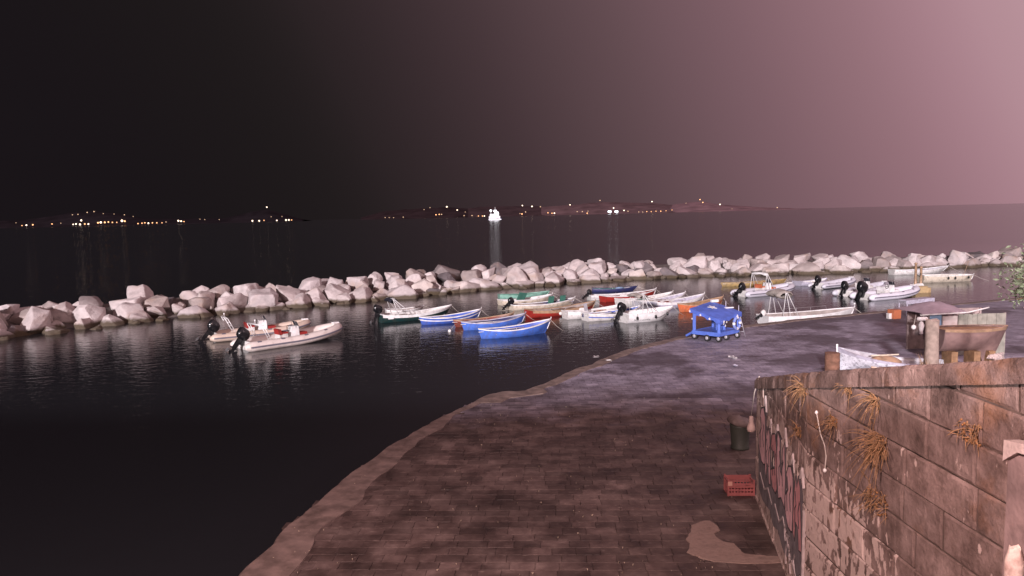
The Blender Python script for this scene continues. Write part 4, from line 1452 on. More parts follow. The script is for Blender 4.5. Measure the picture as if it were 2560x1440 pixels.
mb = MB()
for a_, b_ in (((0, 0), (LU, 0)), ((LU, 0), (LU, LV)), ((LU, LV), (0, LV)), ((0, LV), (0, 0))):
    beam(mb, cp(*a_, .40), cp(*b_, .40), .09, .20)
vs = [cp(0, 0, .44), cp(LU, 0, .44), cp(LU, LV, .44), cp(0, LV, .44), cp(0, 0, .48), cp(LU, 0, .48), cp(LU, LV, .48), cp(0, LV, .48)]
mb.add(vs, [(0, 1, 2, 3), (4, 7, 6, 5), (0, 4, 5, 1), (1, 5, 6, 2), (2, 6, 7, 3), (3, 7, 4, 0)])
mb.build('platform', M_cart, ct)
mb = MB()
beam(mb, cp(LU, .25, .42), cp(LU + .55, .35, .12), .30, .10)
mb.build('drawbar', M_cart, ct)
for (u, v, h_) in ((.04, .04, 1.24), (LU - .05, .05, 1.62), (LU - .05, LV - .05, 1.80), (.04, LV - .05, 1.40)):
    mb = MB(); beam(mb, cp(u, v, .45), cp(u, v, h_), .15 if u > 1 or v < .5 else .07, .15 if u > 1 or v < .5 else .07)
    mb.build('canopy_post', M_cart, ct)
# canopy: sagging cloth with hanging valance
def croof(u, v):
    return 1.24 + .40 * u / LU + .18 * v / LV + .10 * math.sin(math.pi * max(0, min(1, u / LU))) * math.sin(math.pi * max(0, min(1, v / LV)))


mb = MB()
rows = []
for i in range(11):
    r_ = []
    u = lerp(-.12, LU + .12, i / 10)
    for k in range(11):
        v = lerp(-.10, LV + .10, k / 10)
        z = croof(u, v) + .02 * mnoise.noise(Vector((u * 3, v * 3, 0)))
        r_.append(cp(u, v, z))
    rows.append(r_)
mb.grid(rows, smooth=True)
val = []
for i in range(11):
    p = rows[i][0]; val.append([p, p - Vector((0, 0, .20 + .05 * math.sin(i * 2)))])
mb.grid(val, smooth=False)
val = []
for k in range(11):
    p = rows[0][k]; val.append([p, p - Vector((0, 0, .26 + .08 * math.sin(math.pi * k / 10) * -1 + .05 * math.sin(k * 1.9)))])
mb.grid(val, smooth=False)
val = []
for k in range(11):
    p = rows[-1][k]; val.append([p, p - Vector((0, 0, .22))])
mb.grid(val, smooth=False)
mb.build('canopy', M_cartroof, ct)
# arch between the posts on the left face and on the right face
for fixed, axis in ((0.04, 'u'), (0.04, 'v')):
    mb = MB()
    rows = []
    span = LU if axis == 'u' else LV
    for i in range(13):
        q_ = i / 12
        ua, va = (lerp(.08, span - .08, q_), fixed) if axis == 'u' else (fixed, lerp(.08, span - .08, q_))
        zt_ = croof(ua, va) - .02
        a_ = cp(ua, va, zt_)
        b_ = cp(ua, va, zt_ - .42 + .28 * math.sin(math.pi * q_) ** .6)
        rows.append([a_, b_, b_ + Vector((.02, .03, 0)), a_ + Vector((.02, .03, 0))])
    mb.grid(rows, smooth=False)
    mb.build('side_arch', M_cart, ct)


def star(mb, c, ex, ey, r_):
    n_ = ex.cross(ey).normalized() * .012
    pts = []
    for k in range(10):
        a_ = math.pi / 2 + math.pi * k / 5
        q_ = r_ if k % 2 == 0 else r_ * .42
        pts.append(c + ex * q_ * math.cos(a_) + ey * q_ * math.sin(a_))
    vs = [p + n_ for p in pts] + [p - n_ for p in pts]
    mb.add(vs, [tuple(range(10)), tuple(range(19, 9, -1))] + [(k, k + 10, (k + 1) % 10 + 10, (k + 1) % 10) for k in range(10)])


Z_ = Vector((0, 0, 1))
RU = (U_ * LU + Vector((0, 0, .40))).normalized(); RV = (V_ * LV + Vector((0, 0, .18))).normalized()
for (u, v, z, ex, ey, r_) in ((LU * .60, LV * .45, croof(LU * .60, LV * .45) + .035, RU, RV, .26), (LU + .1, -.115, 1.52, U_, Z_, .075), (LU * .65, -.115, 1.36, U_, Z_, .075), (LU * .3, -.115, 1.20, U_, Z_, .075),
                              (-.14, .25, 1.06, V_, Z_, .07), (-.14, 1.5, 1.22, V_, Z_, .09), (.0, .45, .92, V_, Z_, .06), (.0, .72, .98, V_, Z_, .06), (.0, .60, .80, V_, Z_, .06), (LU, -.05, 1.12, U_, Z_, .06)):
    mb = MB(); star(mb, cp(u, v, z), ex, ey, r_)
    mb.build('white_star', P_white, ct)
# wheels
for (u, v) in ((LU * .98, .12), (LU * .42, -.06), (.05, .06), (.10, LV * .45), (.02, LV - .1), (LU - .1, LV - .1)):
    mb = MB()
    rot = Matrix.Rotation(math.atan2(V_.y, V_.x), 3, 'Z') @ Matrix.Rotation(R(90), 3, 'Y')
    mb.lathe([(.10, -.05), (.16, -.045), (.175, -.02), (.175, .02), (.16, .045), (.10, .05)], cp(u, v, .175), 14, rot)
    wh = mb.build('wheel', M_rubber, ct)
    mb = MB(); mb.lathe([(.02, -.056), (.095, -.054), (.095, .054), (.02, .056)], cp(u, v, .175), 12, rot)
    mb.build('hub', P_grey, wh)
    mb = MB(); beam(mb, cp(u, v, .2), cp(u, v, .42), .05, .05); mb.build('fork', M_cart, wh)
# seat, helm wheel, rods, steps
mb = MB(); mb.box(cp(.75, 1.25, .66), (.5, .45, .36)); mb.box(cp(.95, 1.4, 1.0), (.45, .06, .5)); mb.build('seat', M_cart, ct)
mb = MB(); c_ = cp(.30, .75, 1.02)
mb.tube([c_ + (V_ * math.cos(k * math.pi / 8) + Z_ * math.sin(k * math.pi / 8)) * .24 for k in range(17)], .022, 6, cap=False)
for k in range(4): mb.tube([c_ - (V_ * math.cos(k * math.pi / 4) + Z_ * math.sin(k * math.pi / 4)) * .30, c_ + (V_ * math.cos(k * math.pi / 4) + Z_ * math.sin(k * math.pi / 4)) * .30], .014, 5)
mb.build('helm_wheel', M_cart, ct)
mb = MB(); mb.tube([cp(.3, .75, .48), cp(.3, .75, 1.0)], .04, 6); mb.build('helm_stand', M_cart, ct)
for (u, v, z1, z2) in ((LU * .45, LV - .1, 1.55, 1.95), (.05, LV + .08, 1.3, 1.75)):
    mb = MB(); mb.tube([cp(u, v, z1), cp(u, v, z2)], .02, 5); mb.build('flag_rod', P_lilac, ct)
mb = MB()
for dv in (0, .28):
    mb.tube([cp(-.05 + dv, LV + .08, 1.15), cp(-.12 + dv, LV + .45, .02)], .02, 5)
for q_ in (.25, .5, .75):
    mb.tube([cp(-.05 - .07 * q_, LV + .08 + .37 * q_, 1.15 - 1.13 * q_), cp(.23 - .07 * q_, LV + .08 + .37 * q_, 1.15 - 1.13 * q_)], .015, 5)
mb.build('steps', P_grey, ct)
# white cloth on the canopy corner
MB().box(cp(LU * .95, LV + .04, 1.90), (.42, .14, .14), Matrix.Rotation(.3, 3, 'Z')).build('rolled_cloth', P_white, ct)
MB().box(cp(LU * .35, LV - .05, 1.60), (.50, .16, .05), Matrix.Rotation(.3, 3, 'Z')).build('cloth_strip', P_white, ct)

# the lifebuoy hangs on the cart
lp = F0 + cp(-.16, LV - .42, .86)
lb = thing('lifebuoy', 'pale blue lifebuoy with white bands hanging on the blue cart', 'lifebuoy', lp, math.atan2(V_.y, V_.x))
mb = MB()
mb.tube([Vector((.29 * math.cos(k * math.pi / 16), 0, .29 * math.sin(k * math.pi / 16))) for k in range(33)], .075, 10, cap=False)
mb.build('ring', paint('buoy_blue', (.22, .30, .66)), lb)
for k in range(4):
    a0 = k * math.pi / 2
    mb = MB(); mb.tube([Vector((.29 * math.cos(a0 + d_), 0, .29 * math.sin(a0 + d_))) for d_ in (-.2, -.1, 0, .1, .2)], .080, 10)
    mb.build('white_band', P_white, lb)

# red crate by the wall end
cpz = at(1856, 1239, 0)
cr_ = thing('plastic_crate', 'red plastic fruit crate with a broken side standing by the wall', 'crate', (cpz.x - .02, cpz.y + .2, 0), R(-4))
M_crate = mat('crate_red', (.32, .10, .095), .6, .2, 4)
W_, D_, H_ = .60, .40, .36
MB().box((0, 0, .02), (W_ - .02, D_ - .02, .03)).build('crate_base', M_crate, cr_)


def crate_side(mb, x0, x1, y0, y1, hi, lo=None, n_=9):
    for z0, z1 in ((.0, .07), (.12, .155), (.20, .235)):
        mb.box(((x0 + x1) / 2, (y0 + y1) / 2, (z0 + z1) / 2), (abs(x1 - x0) + .02, abs(y1 - y0) + .02, z1 - z0))
    for i in range(n_):
        q_ = i / (n_ - 1)
        mb.box((lerp(x0, x1, q_), lerp(y0, y1, q_), .12), (.026, .026, .24))


mb = MB(); crate_side(mb, -W_ / 2, W_ / 2, -D_ / 2, -D_ / 2, .3)
mb.box((-.245, -D_ / 2, .28), (.12, .022, .11)); mb.box((.2, -D_ / 2, .265), (.2, .022, .06)); mb.box((0, -D_ / 2, .252), (.4, .022, .03))
mb.build('front_panel', M_crate, cr_)
mb = MB(); crate_side(mb, -W_ / 2, W_ / 2, D_ / 2, D_ / 2, .36); mb.box((0, D_ / 2, .31), (W_ + .02, .024, .12)); mb.build('back_panel', M_crate, cr_)
for sx_ in (-1, 1):
    mb = MB(); crate_side(mb, sx_ * W_ / 2, sx_ * W_ / 2, -D_ / 2, D_ / 2, .36, n_=6); mb.box((sx_ * W_ / 2, 0, .32), (.024, D_ + .02, .05))
    mb.build('end_panel', M_crate, cr_)
for sx_ in (-1, 1):
    for sy_ in (-1, 1):
        MB().box((sx_ * W_ / 2, sy_ * D_ / 2, .19), (.045, .045, .40)).build('corner_post', M_crate, cr_)
MB().box((-.26, -D_ / 2 - .02, .30), (.10, .012, .10)).build('paper_label', mat('label_paper', (.55, .30, .24), .8), cr_)

# litter bin beyond the wall end
bp0 = at(1850, 1120, 0)
bn = thing('litter_bin', 'dark round litter bin with pale lid behind the wall end', 'bin', bp0)
bn.scale = (.86, .86, .86)
MB().lathe([(.30, 0), (.31, .05), (.28, .10), (.33, .75), (.34, .80), (.31, .82)], (0, 0, 0), 20).build('bin_body', mat('bin_green', (.045, .050, .040), .6, .2), bn)
mb = MB()
rows = []
for i, (r_, z_) in enumerate([(.36, .80), (.42, .86), (.40, .95), (.30, 1.03), (.14, 1.07), (.01, 1.08)]):
    rows.append([Vector((r_ * math.cos(2 * math.pi * k / 16) * (1 + .10 * math.sin(k * 1.3)), r_ * math.sin(2 * math.pi * k / 16) * (1 + .08 * math.sin(k * 2.1)), z_ - .06 * math.cos(2 * math.pi * k / 16))) for k in range(17)])
mb.grid(rows, smooth=True); mb.build('bin_lid', mat('bin_lid', (.16, .12, .11), .7, .25, 6, bump=.3), bn)

# fender hanging at the end of the wall
fp = aty(1878, 1060, 17.95)
hf = thing('hanging_fender', 'small pale fender hanging from the far end of the wall', 'fender', fp)
MB().lathe([(.015, .20), (.05, .18), (.055, .05), (.09, -.05), (.105, -.12), (.09, -.18), (.02, -.20)], (0, 0, 0), 12).build('fender_body', mat('old_buoy', (.48, .36, .32), .6, .2), hf)
MB().tube([(0, 0, .19), (.02, -.15, .8), (.05, -.42, ztop(17.45) - fp.z + .02)], .012, 5).build('fender_rope', M_rope, hf)

# white cable on the wall
f2d, f2n, f2l = facet(BEND, NEAR)


def wall2(px, py, off=.03):
    d_ = ray(px, py)
    t_ = (4.66 + .035 * 11.87) / (d_.x + .035 * d_.y)
    p = Vector((0, 0, EYE)) + d_ * t_
    if p.y > BEND.y:      # far facet
        k = fn.x * d_.x + fn.y * d_.y
        t_ = (fn.x * BEND.x + fn.y * BEND.y) / k
        p = Vector((0, 0, EYE)) + d_ * t_
        return p + Vector((fn.x, fn.y, 0)) * off
    return p + Vector((f2n.x, f2n.y, 0)) * off


ca = thing('hanging_cable', 'frayed white cord hanging down the stone wall', 'cord', wall2(2046, 1032))
o0 = wall2(2046, 1032)
mb = MB(); mb.tube([wall2(x_, y_) - o0 for x_, y_ in ((2046, 1030), (2050, 1052), (2056, 1085), (2067, 1115), (2070, 1140), (2068, 1165), (2067, 1178))], .009, 6)
mb.build('cord', M_rope, ca)
mb = MB()
for c_, r_ in (((2046, 1031), .026), ((2067, 1176), .03)):
    mb.lathe([(.004, -r_ * 1.3), (r_ * .8, -r_ * .5), (r_, .2 * r_), (r_ * .5, r_), (.004, r_ * 1.2)], wall2(*c_) - o0, 8)
mb.build('cord_knot', M_buoy, ca)

# dry weeds rooted in the joints
M_dry = mat('dry_grass', (.33, .19, .095), .85, .5, 12)
rw2 = random.Random(77)


def weed(label, px, py, n_, ln_, spread, flow=-1.0, droop=.5):
    p0 = wall2(px, py, .0)
    w_ = thing('dry_weed', label, 'weed', p0, 0, 'dry weeds growing from the wall')
    mb = MB()
    for i in range(n_):
        l_ = ln_ * rw2.choice([.3, .45, .6, .8, 1.15]) * rw2.uniform(.8, 1.1)
        # direction: out of the wall, along it and drooping
        dr = Vector((-rw2.uniform(.15, .7), flow * rw2.uniform(-.9, 1.0) * -1, rw2.uniform(-.8, .7))).normalized()
        st = Vector((.0, rw2.uniform(-.5, .5) * spread, rw2.uniform(-.3, .3) * spread))
        pts = []
        for k in range(5):
            q_ = k / 4
            pts.append(st + dr * l_ * q_ + Vector((0, 0, -droop * l_ * q_ * q_)))
        mb.tube(pts, .004, 3, cap=False, radii=[.006, .005, .004, .003, .0015])
        if rw2.random() < .5:
            q_ = pts[2]
            mb.tube([q_, q_ + Vector((-.03, rw2.uniform(-.1, .1), rw2.uniform(-.08, .04)))], .003, 3, cap=False)
    mb.build('grass_blades', M_dry, w_)['kind'] = 'stuff'
    mb = MB()
    for i in range(24):
        c_ = Vector((-.012, rw2.uniform(-.5, .5) * spread, rw2.uniform(-.35, .2) * spread))
        mb.lathe([(.003, -.014), (.012, -.008), (.016, .0), (.01, .01), (.003, .014)], c_, 5)
    mb.build('root_clump', mat('dry_moss', (.24, .115, .045), .95, .4, 20), w_)['kind'] = 'stuff'


weed('dry orange grass tuft under the coping near the far end of the wall', 2012, 968, 55, .40, .25)
weed('small dry tuft in the vertical joint under the coping', 2122, 968, 30, .22, .22)
weed('dry curled grass tuft on the second course right of the small tuft', 2190, 1000, 40, .42, .25)
weed('largest dry orange grass tuft in the middle of the wall', 2200, 1105, 110, .48, .38)
weed('thin dry tuft left of the largest tuft', 2085, 1050, 30, .30, .25)
weed('matted dry moss strand low on the wall below the largest tuft', 2195, 1250, 60, .26, .55, droop=.2)
weed('rusty moss patch in the joint at the right of the wall', 2425, 1075, 50, .14, .40)
weed('dry sprig on the far half of the wall above the graffiti', 1998, 1075, 26, .28, .3)

# cement patch on the paving
pts = [(970, 910), (1030, 885), (1100, 860), (1160, 862), (1200, 880), (1240, 915), (1270, 960), (1200, 1000), (1240, 1040), (1300, 1080), (1420, 1100), (1470, 1150), (1530, 1210), (1700, 1225), (1890, 1240), (1920, 1300),
       (1700, 1312), (1500, 1310), (1350, 1298), (1200, 1290), (1050, 1250), (980, 1220), (920, 1190), (950, 1140), (950, 1090), (910, 1060), (935, 1020), (960, 980)]
wp = [at(1500 + x_ / 4.235, 1100 + y_ / 4.235, 0) for x_, y_ in pts]
pl = []
for a_, b_ in zip(wp, wp[1:] + wp[:1]):
    for k in range(3):
        p = a_ + (b_ - a_) * k / 3
        pl.append((p.x + mnoise.noise(Vector((p.x * 6, p.y * 6, 0))) * .03, p.y + mnoise.noise(Vector((p.x * 6, p.y * 6, 4))) * .03))
MB().prism(pl, -.05, .016).build('cement_patch', M_patch, quay_root)
# litter: leaves, paper and grit
mb = MB()
rl_ = random.Random(8)
for i in range(300):
    y = 12.8 + rl_.random() ** 1.3 * 15
    x = rl_.uniform(-5.0, 6.2)
    if not inside(quay_poly, x - .2, y): continue
    if y < 17.6 and x > 4.6 + max(0, y - 11.87) * .182 - .08: continue
    sz = rl_.choice([.008, .010, .012, .014, .018, .03])
    if mnoise.noise(Vector((x * .5, y * .5, 7))) < -.05: continue
    a_ = rl_.uniform(0, 6.28)
    e1 = Vector((math.cos(a_), math.sin(a_), 0)) * sz; e2 = Vector((-math.sin(a_), math.cos(a_), 0)) * sz * rl_.uniform(.2, .6)
    c_ = Vector((x, y, .030))
    h = Vector((0, 0, rl_.uniform(.004, .02)))
    mb.add([c_ - e1, c_ - e2 + h * .3, c_ + e1 + h, c_ + e2, c_ - Vector((0, 0, .03))], [(0, 1, 2, 3), (0, 4, 1), (1, 4, 2), (2, 4, 3), (3, 4, 0)])
tag(mb.build('litter', mat('litter', (.50, .42, .32), .8, .4, 3)), 'scattered scraps of paper and dry leaves on the near paving', kind='stuff')
# paper scraps on the far quay
for i, (x_, y_) in enumerate(((1828, 893), (1838, 897), (1838, 915), (1522, 903), (1490, 893))):
    p = at(x_, y_, 0)
    sc = thing('paper_scrap', ['white paper scrap on the far quay, left of a pair', 'white paper scrap on the far quay, right of a pair', 'bluish paper scrap just below a pair of scraps', 'pale scrap lying near the broken quay edge', 'small pale scrap right at the water edge of the quay'][i], 'litter', p, i * .9, 'paper scraps on the far quay')
    mb = MB(); mb.grid([[Vector((lerp(-.14, .14, k / 3), lerp(-.08, .08, j / 2), .02 + .05 * abs(math.sin(k * 2 + j + i)))) for k in range(4)] for j in range(3)], smooth=False)
    mb.grid([[Vector((lerp(-.14, .14, k / 3), lerp(-.08, .08, j / 2), .005)) for k in range(4)] for j in range(3)], smooth=False, flip=True)
    mb.build('paper', P_white if i != 2 else P_lilac, sc)

# ------------------------------------------------------------------ boats, shack and junk behind the ramp wall
pw_ = at(2100, 985, 0)
pr = thing('beached_boat', 'white and pale blue boat bow rising behind the ramp wall', 'boat', (13.9, 31.0, 0), R(-20))
Lp = 4.2
f, sh, pt = hullfn(Lp, 1.5, .55, .98, .6, -.12, .7, .12)
mb = MB()
for sd in (1, -1):
    mb.grid([[pt(t_ / 16, u / 8, 0, sd) for u in range(9)] for t_ in range(17)], flip=sd < 0)
hl = mb.build('hull', mat('peeling_white', (.72, .73, .80), .6, .12, 4, dirt_or_lit=(.12, .10, .14), dirt_amt=.8, dirt_scale=7), pr)
mb = MB()
for sd in (1, -1):
    mb.grid([[pt(t_ / 16, u / 8, .05, sd) for u in range(2, 9)] for t_ in range(16)], flip=sd > 0)
mb.grid([[pt(t_ / 16, .25, .05, 1), pt(t_ / 16, .25, .05, -1)] for t_ in range(16)], smooth=False)
mb.build('hull_interior', P_grey, pr)
mb = MB()
for sd in (1, -1):
    mb.grid([[pt(t_ / 16, .86, 0, sd), pt(t_ / 16, .86, 0, sd) + Vector((0, .025 * sd, 0)), pt(t_ / 16, 1, 0, sd) + Vector((0, .025 * sd, .02)), pt(t_ / 16, 1, .07, sd) + Vector((0, 0, .02))] for t_ in range(17)], smooth=False, flip=sd < 0)
mb.build('gunwale', P_lilac, pr)
MB().box((Lp - .02, 0, .68), (.07, .06, .86), shear=.03).build('stem_post', P_white, pr)
for x in (.9, 2.6):
    MB().box((x, 0, .08), (.16, 1.2, .16)).build('trestle', M_wood, pr)
# direct the boat so that its bow points left towards the camera side
pr.location = (17.35, 29.6, 0)
pr.rotation_euler = (0, 0, R(154))

bl = at(2074, 938, 0)
dr_ = thing('rusty_drum', 'rusty drum standing beside the white boat bow behind the wall', 'drum', (bl.x + .1, bl.y, 0))
MB().lathe([(.29, 0), (.30, .02), (.29, .04), (.29, .30), (.30, .32), (.29, .34), (.29, .6), (.30, .62), (.29, .64), (.29, .90), (.30, .92), (.28, .93), (.02, .90)], (0, 0, 0), 18).build('drum_body', mat('rust', (.20, .10, .065), .85, .35, 5, bump=.3, dirt_or_lit=(.09, .045, .03), dirt_amt=.7), dr_)

dk = aty(2218, 897, 30.6)
dn = thing('upturned_dinghy', 'pale upturned dinghy lying behind the wall beside the white bow', 'dinghy', (dk.x, dk.y + .2, 0), R(6))
mb = MB()
rows = []
for i in range(13):
    t_ = i / 12
    w = .55 * math.sin(math.pi * min(1, .12 + .88 * t_)) ** .6 if t_ < 1 else .02
    h = (dk.z + .10) * (.35 + .65 * math.sin(math.pi * min(1, .1 + .85 * t_)) ** .5)
    rows.append([Vector((lerp(-.75, .75, t_), w * math.cos(math.pi * k / 10), .0 + h * math.sin(math.pi * k / 10) ** .6)) for k in range(11)])
mb.grid(rows, smooth=True, flip=True)
mb.build('hull', P_tan, dn)
MB().box((0, 0, dk.z + .12), (1.2, .05, .05)).build('keel', P_cream, dn)

# old trunk-like post
pt0 = aty(2328, 910, 27.0)
op = thing('timber_pillar', 'thick weathered timber pillar with dry grass at its foot behind the wall', 'pillar', (pt0.x, pt0.y, 0))
ztp = aty(2328, 800, 27.0).z
mb = MB()
rows = []
for i, z in enumerate([0, .5, 1.0, 1.5, 2.0, ztp - .25, ztp]):
    rows.append([Vector(((.235 + .02 * math.sin(k * 2.3 + i)) * math.cos(2 * math.pi * k / 12), (.235 + .02 * math.sin(k * 1.7 + i)) * math.sin(2 * math.pi * k / 12), z + (.04 * math.sin(k * 2) if i == 6 else 0))) for k in range(13)])
mb.grid(rows); mb.add(rows[-1][:-1], [tuple(range(12))])
mb.build('pillar_shaft', mat('grey_timber', (.34, .26, .22), .85, .3, 5, bump=.5, bscale=10), op)
mb = MB()
for i in range(70):
    a_ = rw2.uniform(0, 6.28); r_ = rw2.uniform(.22, .4)
    b_ = Vector((r_ * math.cos(a_), r_ * math.sin(a_), pt0.z - .35)); h = rw2.uniform(.3, .8)
    mb.tube([b_, b_ + Vector((.05 * math.cos(a_), .05 * math.sin(a_), h * .6)), b_ + Vector((.16 * math.cos(a_), .16 * math.sin(a_), h))], .006, 3, cap=False, radii=[.008, .006, .002])
mb.build('dry_grass', M_dry, op)

# brown hull stored on blocks
hb0 = aty(2345, 822, 30.0); hb1 = aty(2520, 812, 30.0)
hs = thing('stored_boat', 'old brown wooden boat with pale rail stored on blocks behind the wall', 'boat', (hb0.x, hb0.y, 0), math.atan2(hb1.y - hb0.y, hb1.x - hb0.x))
LL = (hb1 - hb0).length
f, sh, pt = hullfn(LL, 1.3, hb0.z, hb0.z + .06, hb0.z + .02, -.98, .75, .9)
mb = MB()
for sd in (1, -1):
    mb.grid([[pt(t_ / 14, u / 8, 0, sd) for u in range(9)] for t_ in range(15)], flip=sd < 0)
M_oldbrown = mat('old_brown_paint', (.22, .135, .125), .75, .25, 3, dirt_or_lit=(.24, .16, .14), dirt_amt=.5, dirt_scale=3)
mb.build('hull', M_oldbrown, hs)
loop = [pt(0, u / 8, 0, 1) for u in range(9)] + [pt(0, u / 8, 0, -1) for u in range(8, -1, -1)]
MB().add(loop, [tuple(range(len(loop)))[::-1]]).build('transom', M_oldbrown, hs)
mb = MB()
for sd in (1, -1):
    mb.grid([[pt(t_ / 14, .93, 0, sd) + Vector((0, .02 * sd, 0)), pt(t_ / 14, 1, 0, sd) + Vector((0, .03 * sd, .03)), pt(t_ / 14, 1, .10, sd) + Vector((0, 0, .03))] for t_ in range(15)], smooth=False, flip=sd < 0)
mb.build('gunwale', P_tan, hs)
mb = MB()
mb.grid([[pt(t_ / 14, .97, .05, 1), pt(t_ / 14, .97, .05, -1)] for t_ in range(14)], smooth=False)
mb.build('deck_boards', M_wood, hs)
for x in (.5, LL * .5, LL - .8):
    MB().box((x, 0, .50), (.25, .7, 1.0)).build('support_block', M_wood, hs)

# fishermen's shack
M_shed = mat('shed_board', (.30, .23, .22), .85, .3, 4, bump=.3)
s0 = aty(2322, 792, 34.0); s1 = aty(2512, 778, 34.0)
shk = thing('fishing_shack', 'makeshift fishermen shack with tarpaulin roof, white and light blue panels', 'shack', (s0.x, s0.y, 0), math.atan2(s1.y - s0.y, s1.x - s0.x))
SL = (s1 - s0).length
zr = aty(2350, 785, 34.0).z
for x in (0, SL * .33, SL * .66, SL):
    for y in (0, 1.8):
        MB().box((x, y, zr / 2), (.08, .08, zr)).build('shack_post', M_shed, shk)
MB().box((.28, -.05, zr * .60), (.52, .04, zr * .76)).build('blue_panel', mat('panel_blue', (.26, .40, .55), .5, .15), shk)
MB().box((.92, -.06, zr * .62), (.66, .05, zr * .66)).build('white_panel', mat('panel_white', (.74, .66, .62), .45, .1, dirt_or_lit=(.4, .25, .2), dirt_amt=.5), shk)
mb = MB()
k = 0
x = 1.30
while x < SL:
    MB().box((x + .11, -.05 + .008 * (k % 2), zr * .5), (.205, .03, zr * .98)).build('plank', mat('green_grey_plank', (.26, .25, .21), .8, .25, 4), shk)
    x += .215; k += 1
mb = MB()
rows = []
for i in range(11):
    rows.append([Vector((lerp(-.40, SL * .55, i / 10), lerp(-.35, 2.1, j / 6), zr + .04 + .42 * math.sin(math.pi * i / 10) * math.sin(math.pi * (j + .4) / 7) + .03 * math.sin(i * 3 + j))) for j in range(7)])
mb.grid(rows, smooth=True); mb.grid([[p - Vector((0, 0, .02)) for p in r_] for r_ in rows], smooth=True, flip=True)
mb.build('tarpaulin_roof', mat('roof_tarp', (.38, .30, .34), .6, .15, 3, bump=.3, bscale=5), shk)
mb = MB(); mb.tube([(-.6, -.38, zr + .02), (SL * .45, -.38, zr + .10), (SL * .72, -.38, zr + .30)], .035, 6); mb.build('roof_pole', P_offwhite, shk)
mb = MB()
MB().box((SL * .5, 1.85, zr * .5), (SL, .04, zr)).build('back_wall', M_shed, shk)
# two buoys and a bag at the shack's left end
for i, (x_, y_, lab) in enumerate(((2284, 818, 'small white float lying left of the shack'), (2303, 818, 'crumpled white plastic bag hanging at the shack corner'), (2306, 797, 'pale rolled net float at the roof corner of the shack'))):
    p = aty(x_, y_, 33.5)
    b_ = thing('net_float' if i != 1 else 'plastic_bag', lab, 'float' if i != 1 else 'bag', p)
    mb = MB()
    if i == 1:
        mb.lathe([(.01, .28), (.08, .22), (.13, .1), (.10, -.05), (.07, -.18), (.09, -.28), (.01, -.33)], (0, 0, 0), 9)
    elif i == 2:
        capsule(mb, Vector((0, 0, 0)), .09, .5, 'x')
    else:
        mb.lathe([(.01, -.11), (.08, -.08), (.11, 0), (.08, .08), (.01, .11)], (0, 0, 0), 10)
    mb.build('float_body' if i != 1 else 'bag_body', M_buoy, b_)
    mb = MB(); mb.tube([(0, 0, .05), (.25, .3, zr - p.z + .02)], .012, 5); mb.build('cord', M_rope, b_)

# rope pile and stones on the wall top
cs_ = wall2(2436, 910, -.18)
st_ = thing('loose_stone', 'loose pale stone lying on top of the wall coping', 'stone', (cs_.x + .05, cs_.y, ztop(cs_.y)), .4)
link('stone_body', boulder_mesh(94), st_, (0, 0, .045), (0, 0, .3), (.10, .08, .06))

# orange and white boxes, white trestle at the quay edge
ob = at(2244, 797, 0)
bx_ = thing('orange_box', 'orange box standing on the quay edge beside a small white one', 'box', ob, R(20))
MB().box((0, .25, .26), (.56, .46, .52), taper=1.04).build('box_body', paint('box_orange', (.46, .15, .07)), bx_)
MB().box((0, .25, .535), (.60, .50, .03)).build('box_rim', paint('box_orange', (.46, .15, .07)), bx_)
wb_ = at(2235, 797, 0)
bx2 = thing('white_box', 'small white box left of the orange box on the quay', 'box', (wb_.x - .18, wb_.y, 0), R(10))
MB().box((0, .15, .15), (.26, .24, .30), taper=.95).build('box_body', P_offwhite, bx2)
MB().box((0, .15, .31), (.28, .26, .03)).build('box_lid', P_white, bx2)
t0, t1 = at(2266, 790, 0), at(2334, 782, 0)
tz = aty(2266, 760, t0.y).z
tr = thing('white_trestle', 'white trestle table with thin legs at the quay edge', 'table', t0, math.atan2(t1.y - t0.y, t1.x - t0.x))
TL = (t1 - t0).length
mb = MB(); mb.box((TL / 2, 0, tz + .10), (TL, .10, .24)); mb.box((TL / 2, .3, tz + .20), (TL, .6, .04)); mb.build('table_top', P_lilac, tr)
for x in (.05, TL * .48):
    for y in (0, .55):
        MB().tube([(x, y, 0), (x, y, tz)], .038, 6).build('leg', P_lilac, tr)
MB().tube([(.05, 0, .08), (TL * .48, 0, .08)], .018, 5).build('stretcher', P_lilac, tr)

# ------------------------------------------------------------------ leafy branch at the right edge: a young tree just out of the frame
tc_ = aty(2590, 690, 21.0)
tree = thing('young_tree', 'leafy pale green tree at the right edge of the picture', 'tree', (tc_.x + .5, tc_.y, 0))
mb = MB()
mb.tube([(0, 0, 0), (.05, .05, 1.5), (-.05, 0, 3.0), (.05, .02, 4.2), (0, 0, tc_.z + .3)], .09, 8, radii=[.11, .09, .075, .06, .02])
for i in range(9):
    a_ = rw2.uniform(0, 6.28); z = rw2.uniform(tc_.z - .9, tc_.z + .2)
    mb.tube([(0, 0, z), (.35 * math.cos(a_), .35 * math.sin(a_), z + .25), (.8 * math.cos(a_), .8 * math.sin(a_), z + .40)], .02, 5, radii=[.025, .016, .006])
mb.tube([(0, 0, tc_.z - .5), (-.5, -.1, tc_.z - .1), (-1.1, -.1, tc_.z - .05)], .02, 5, radii=[.03, .018, .006])
mb.tube([(0, 0, tc_.z - .7), (-.6, -.2, tc_.z - .5), (-1.15, -.2, tc_.z - .62)], .02, 5, radii=[.03, .018, .006])
mb.build('trunk', M_wood, tree)
mb = MB()
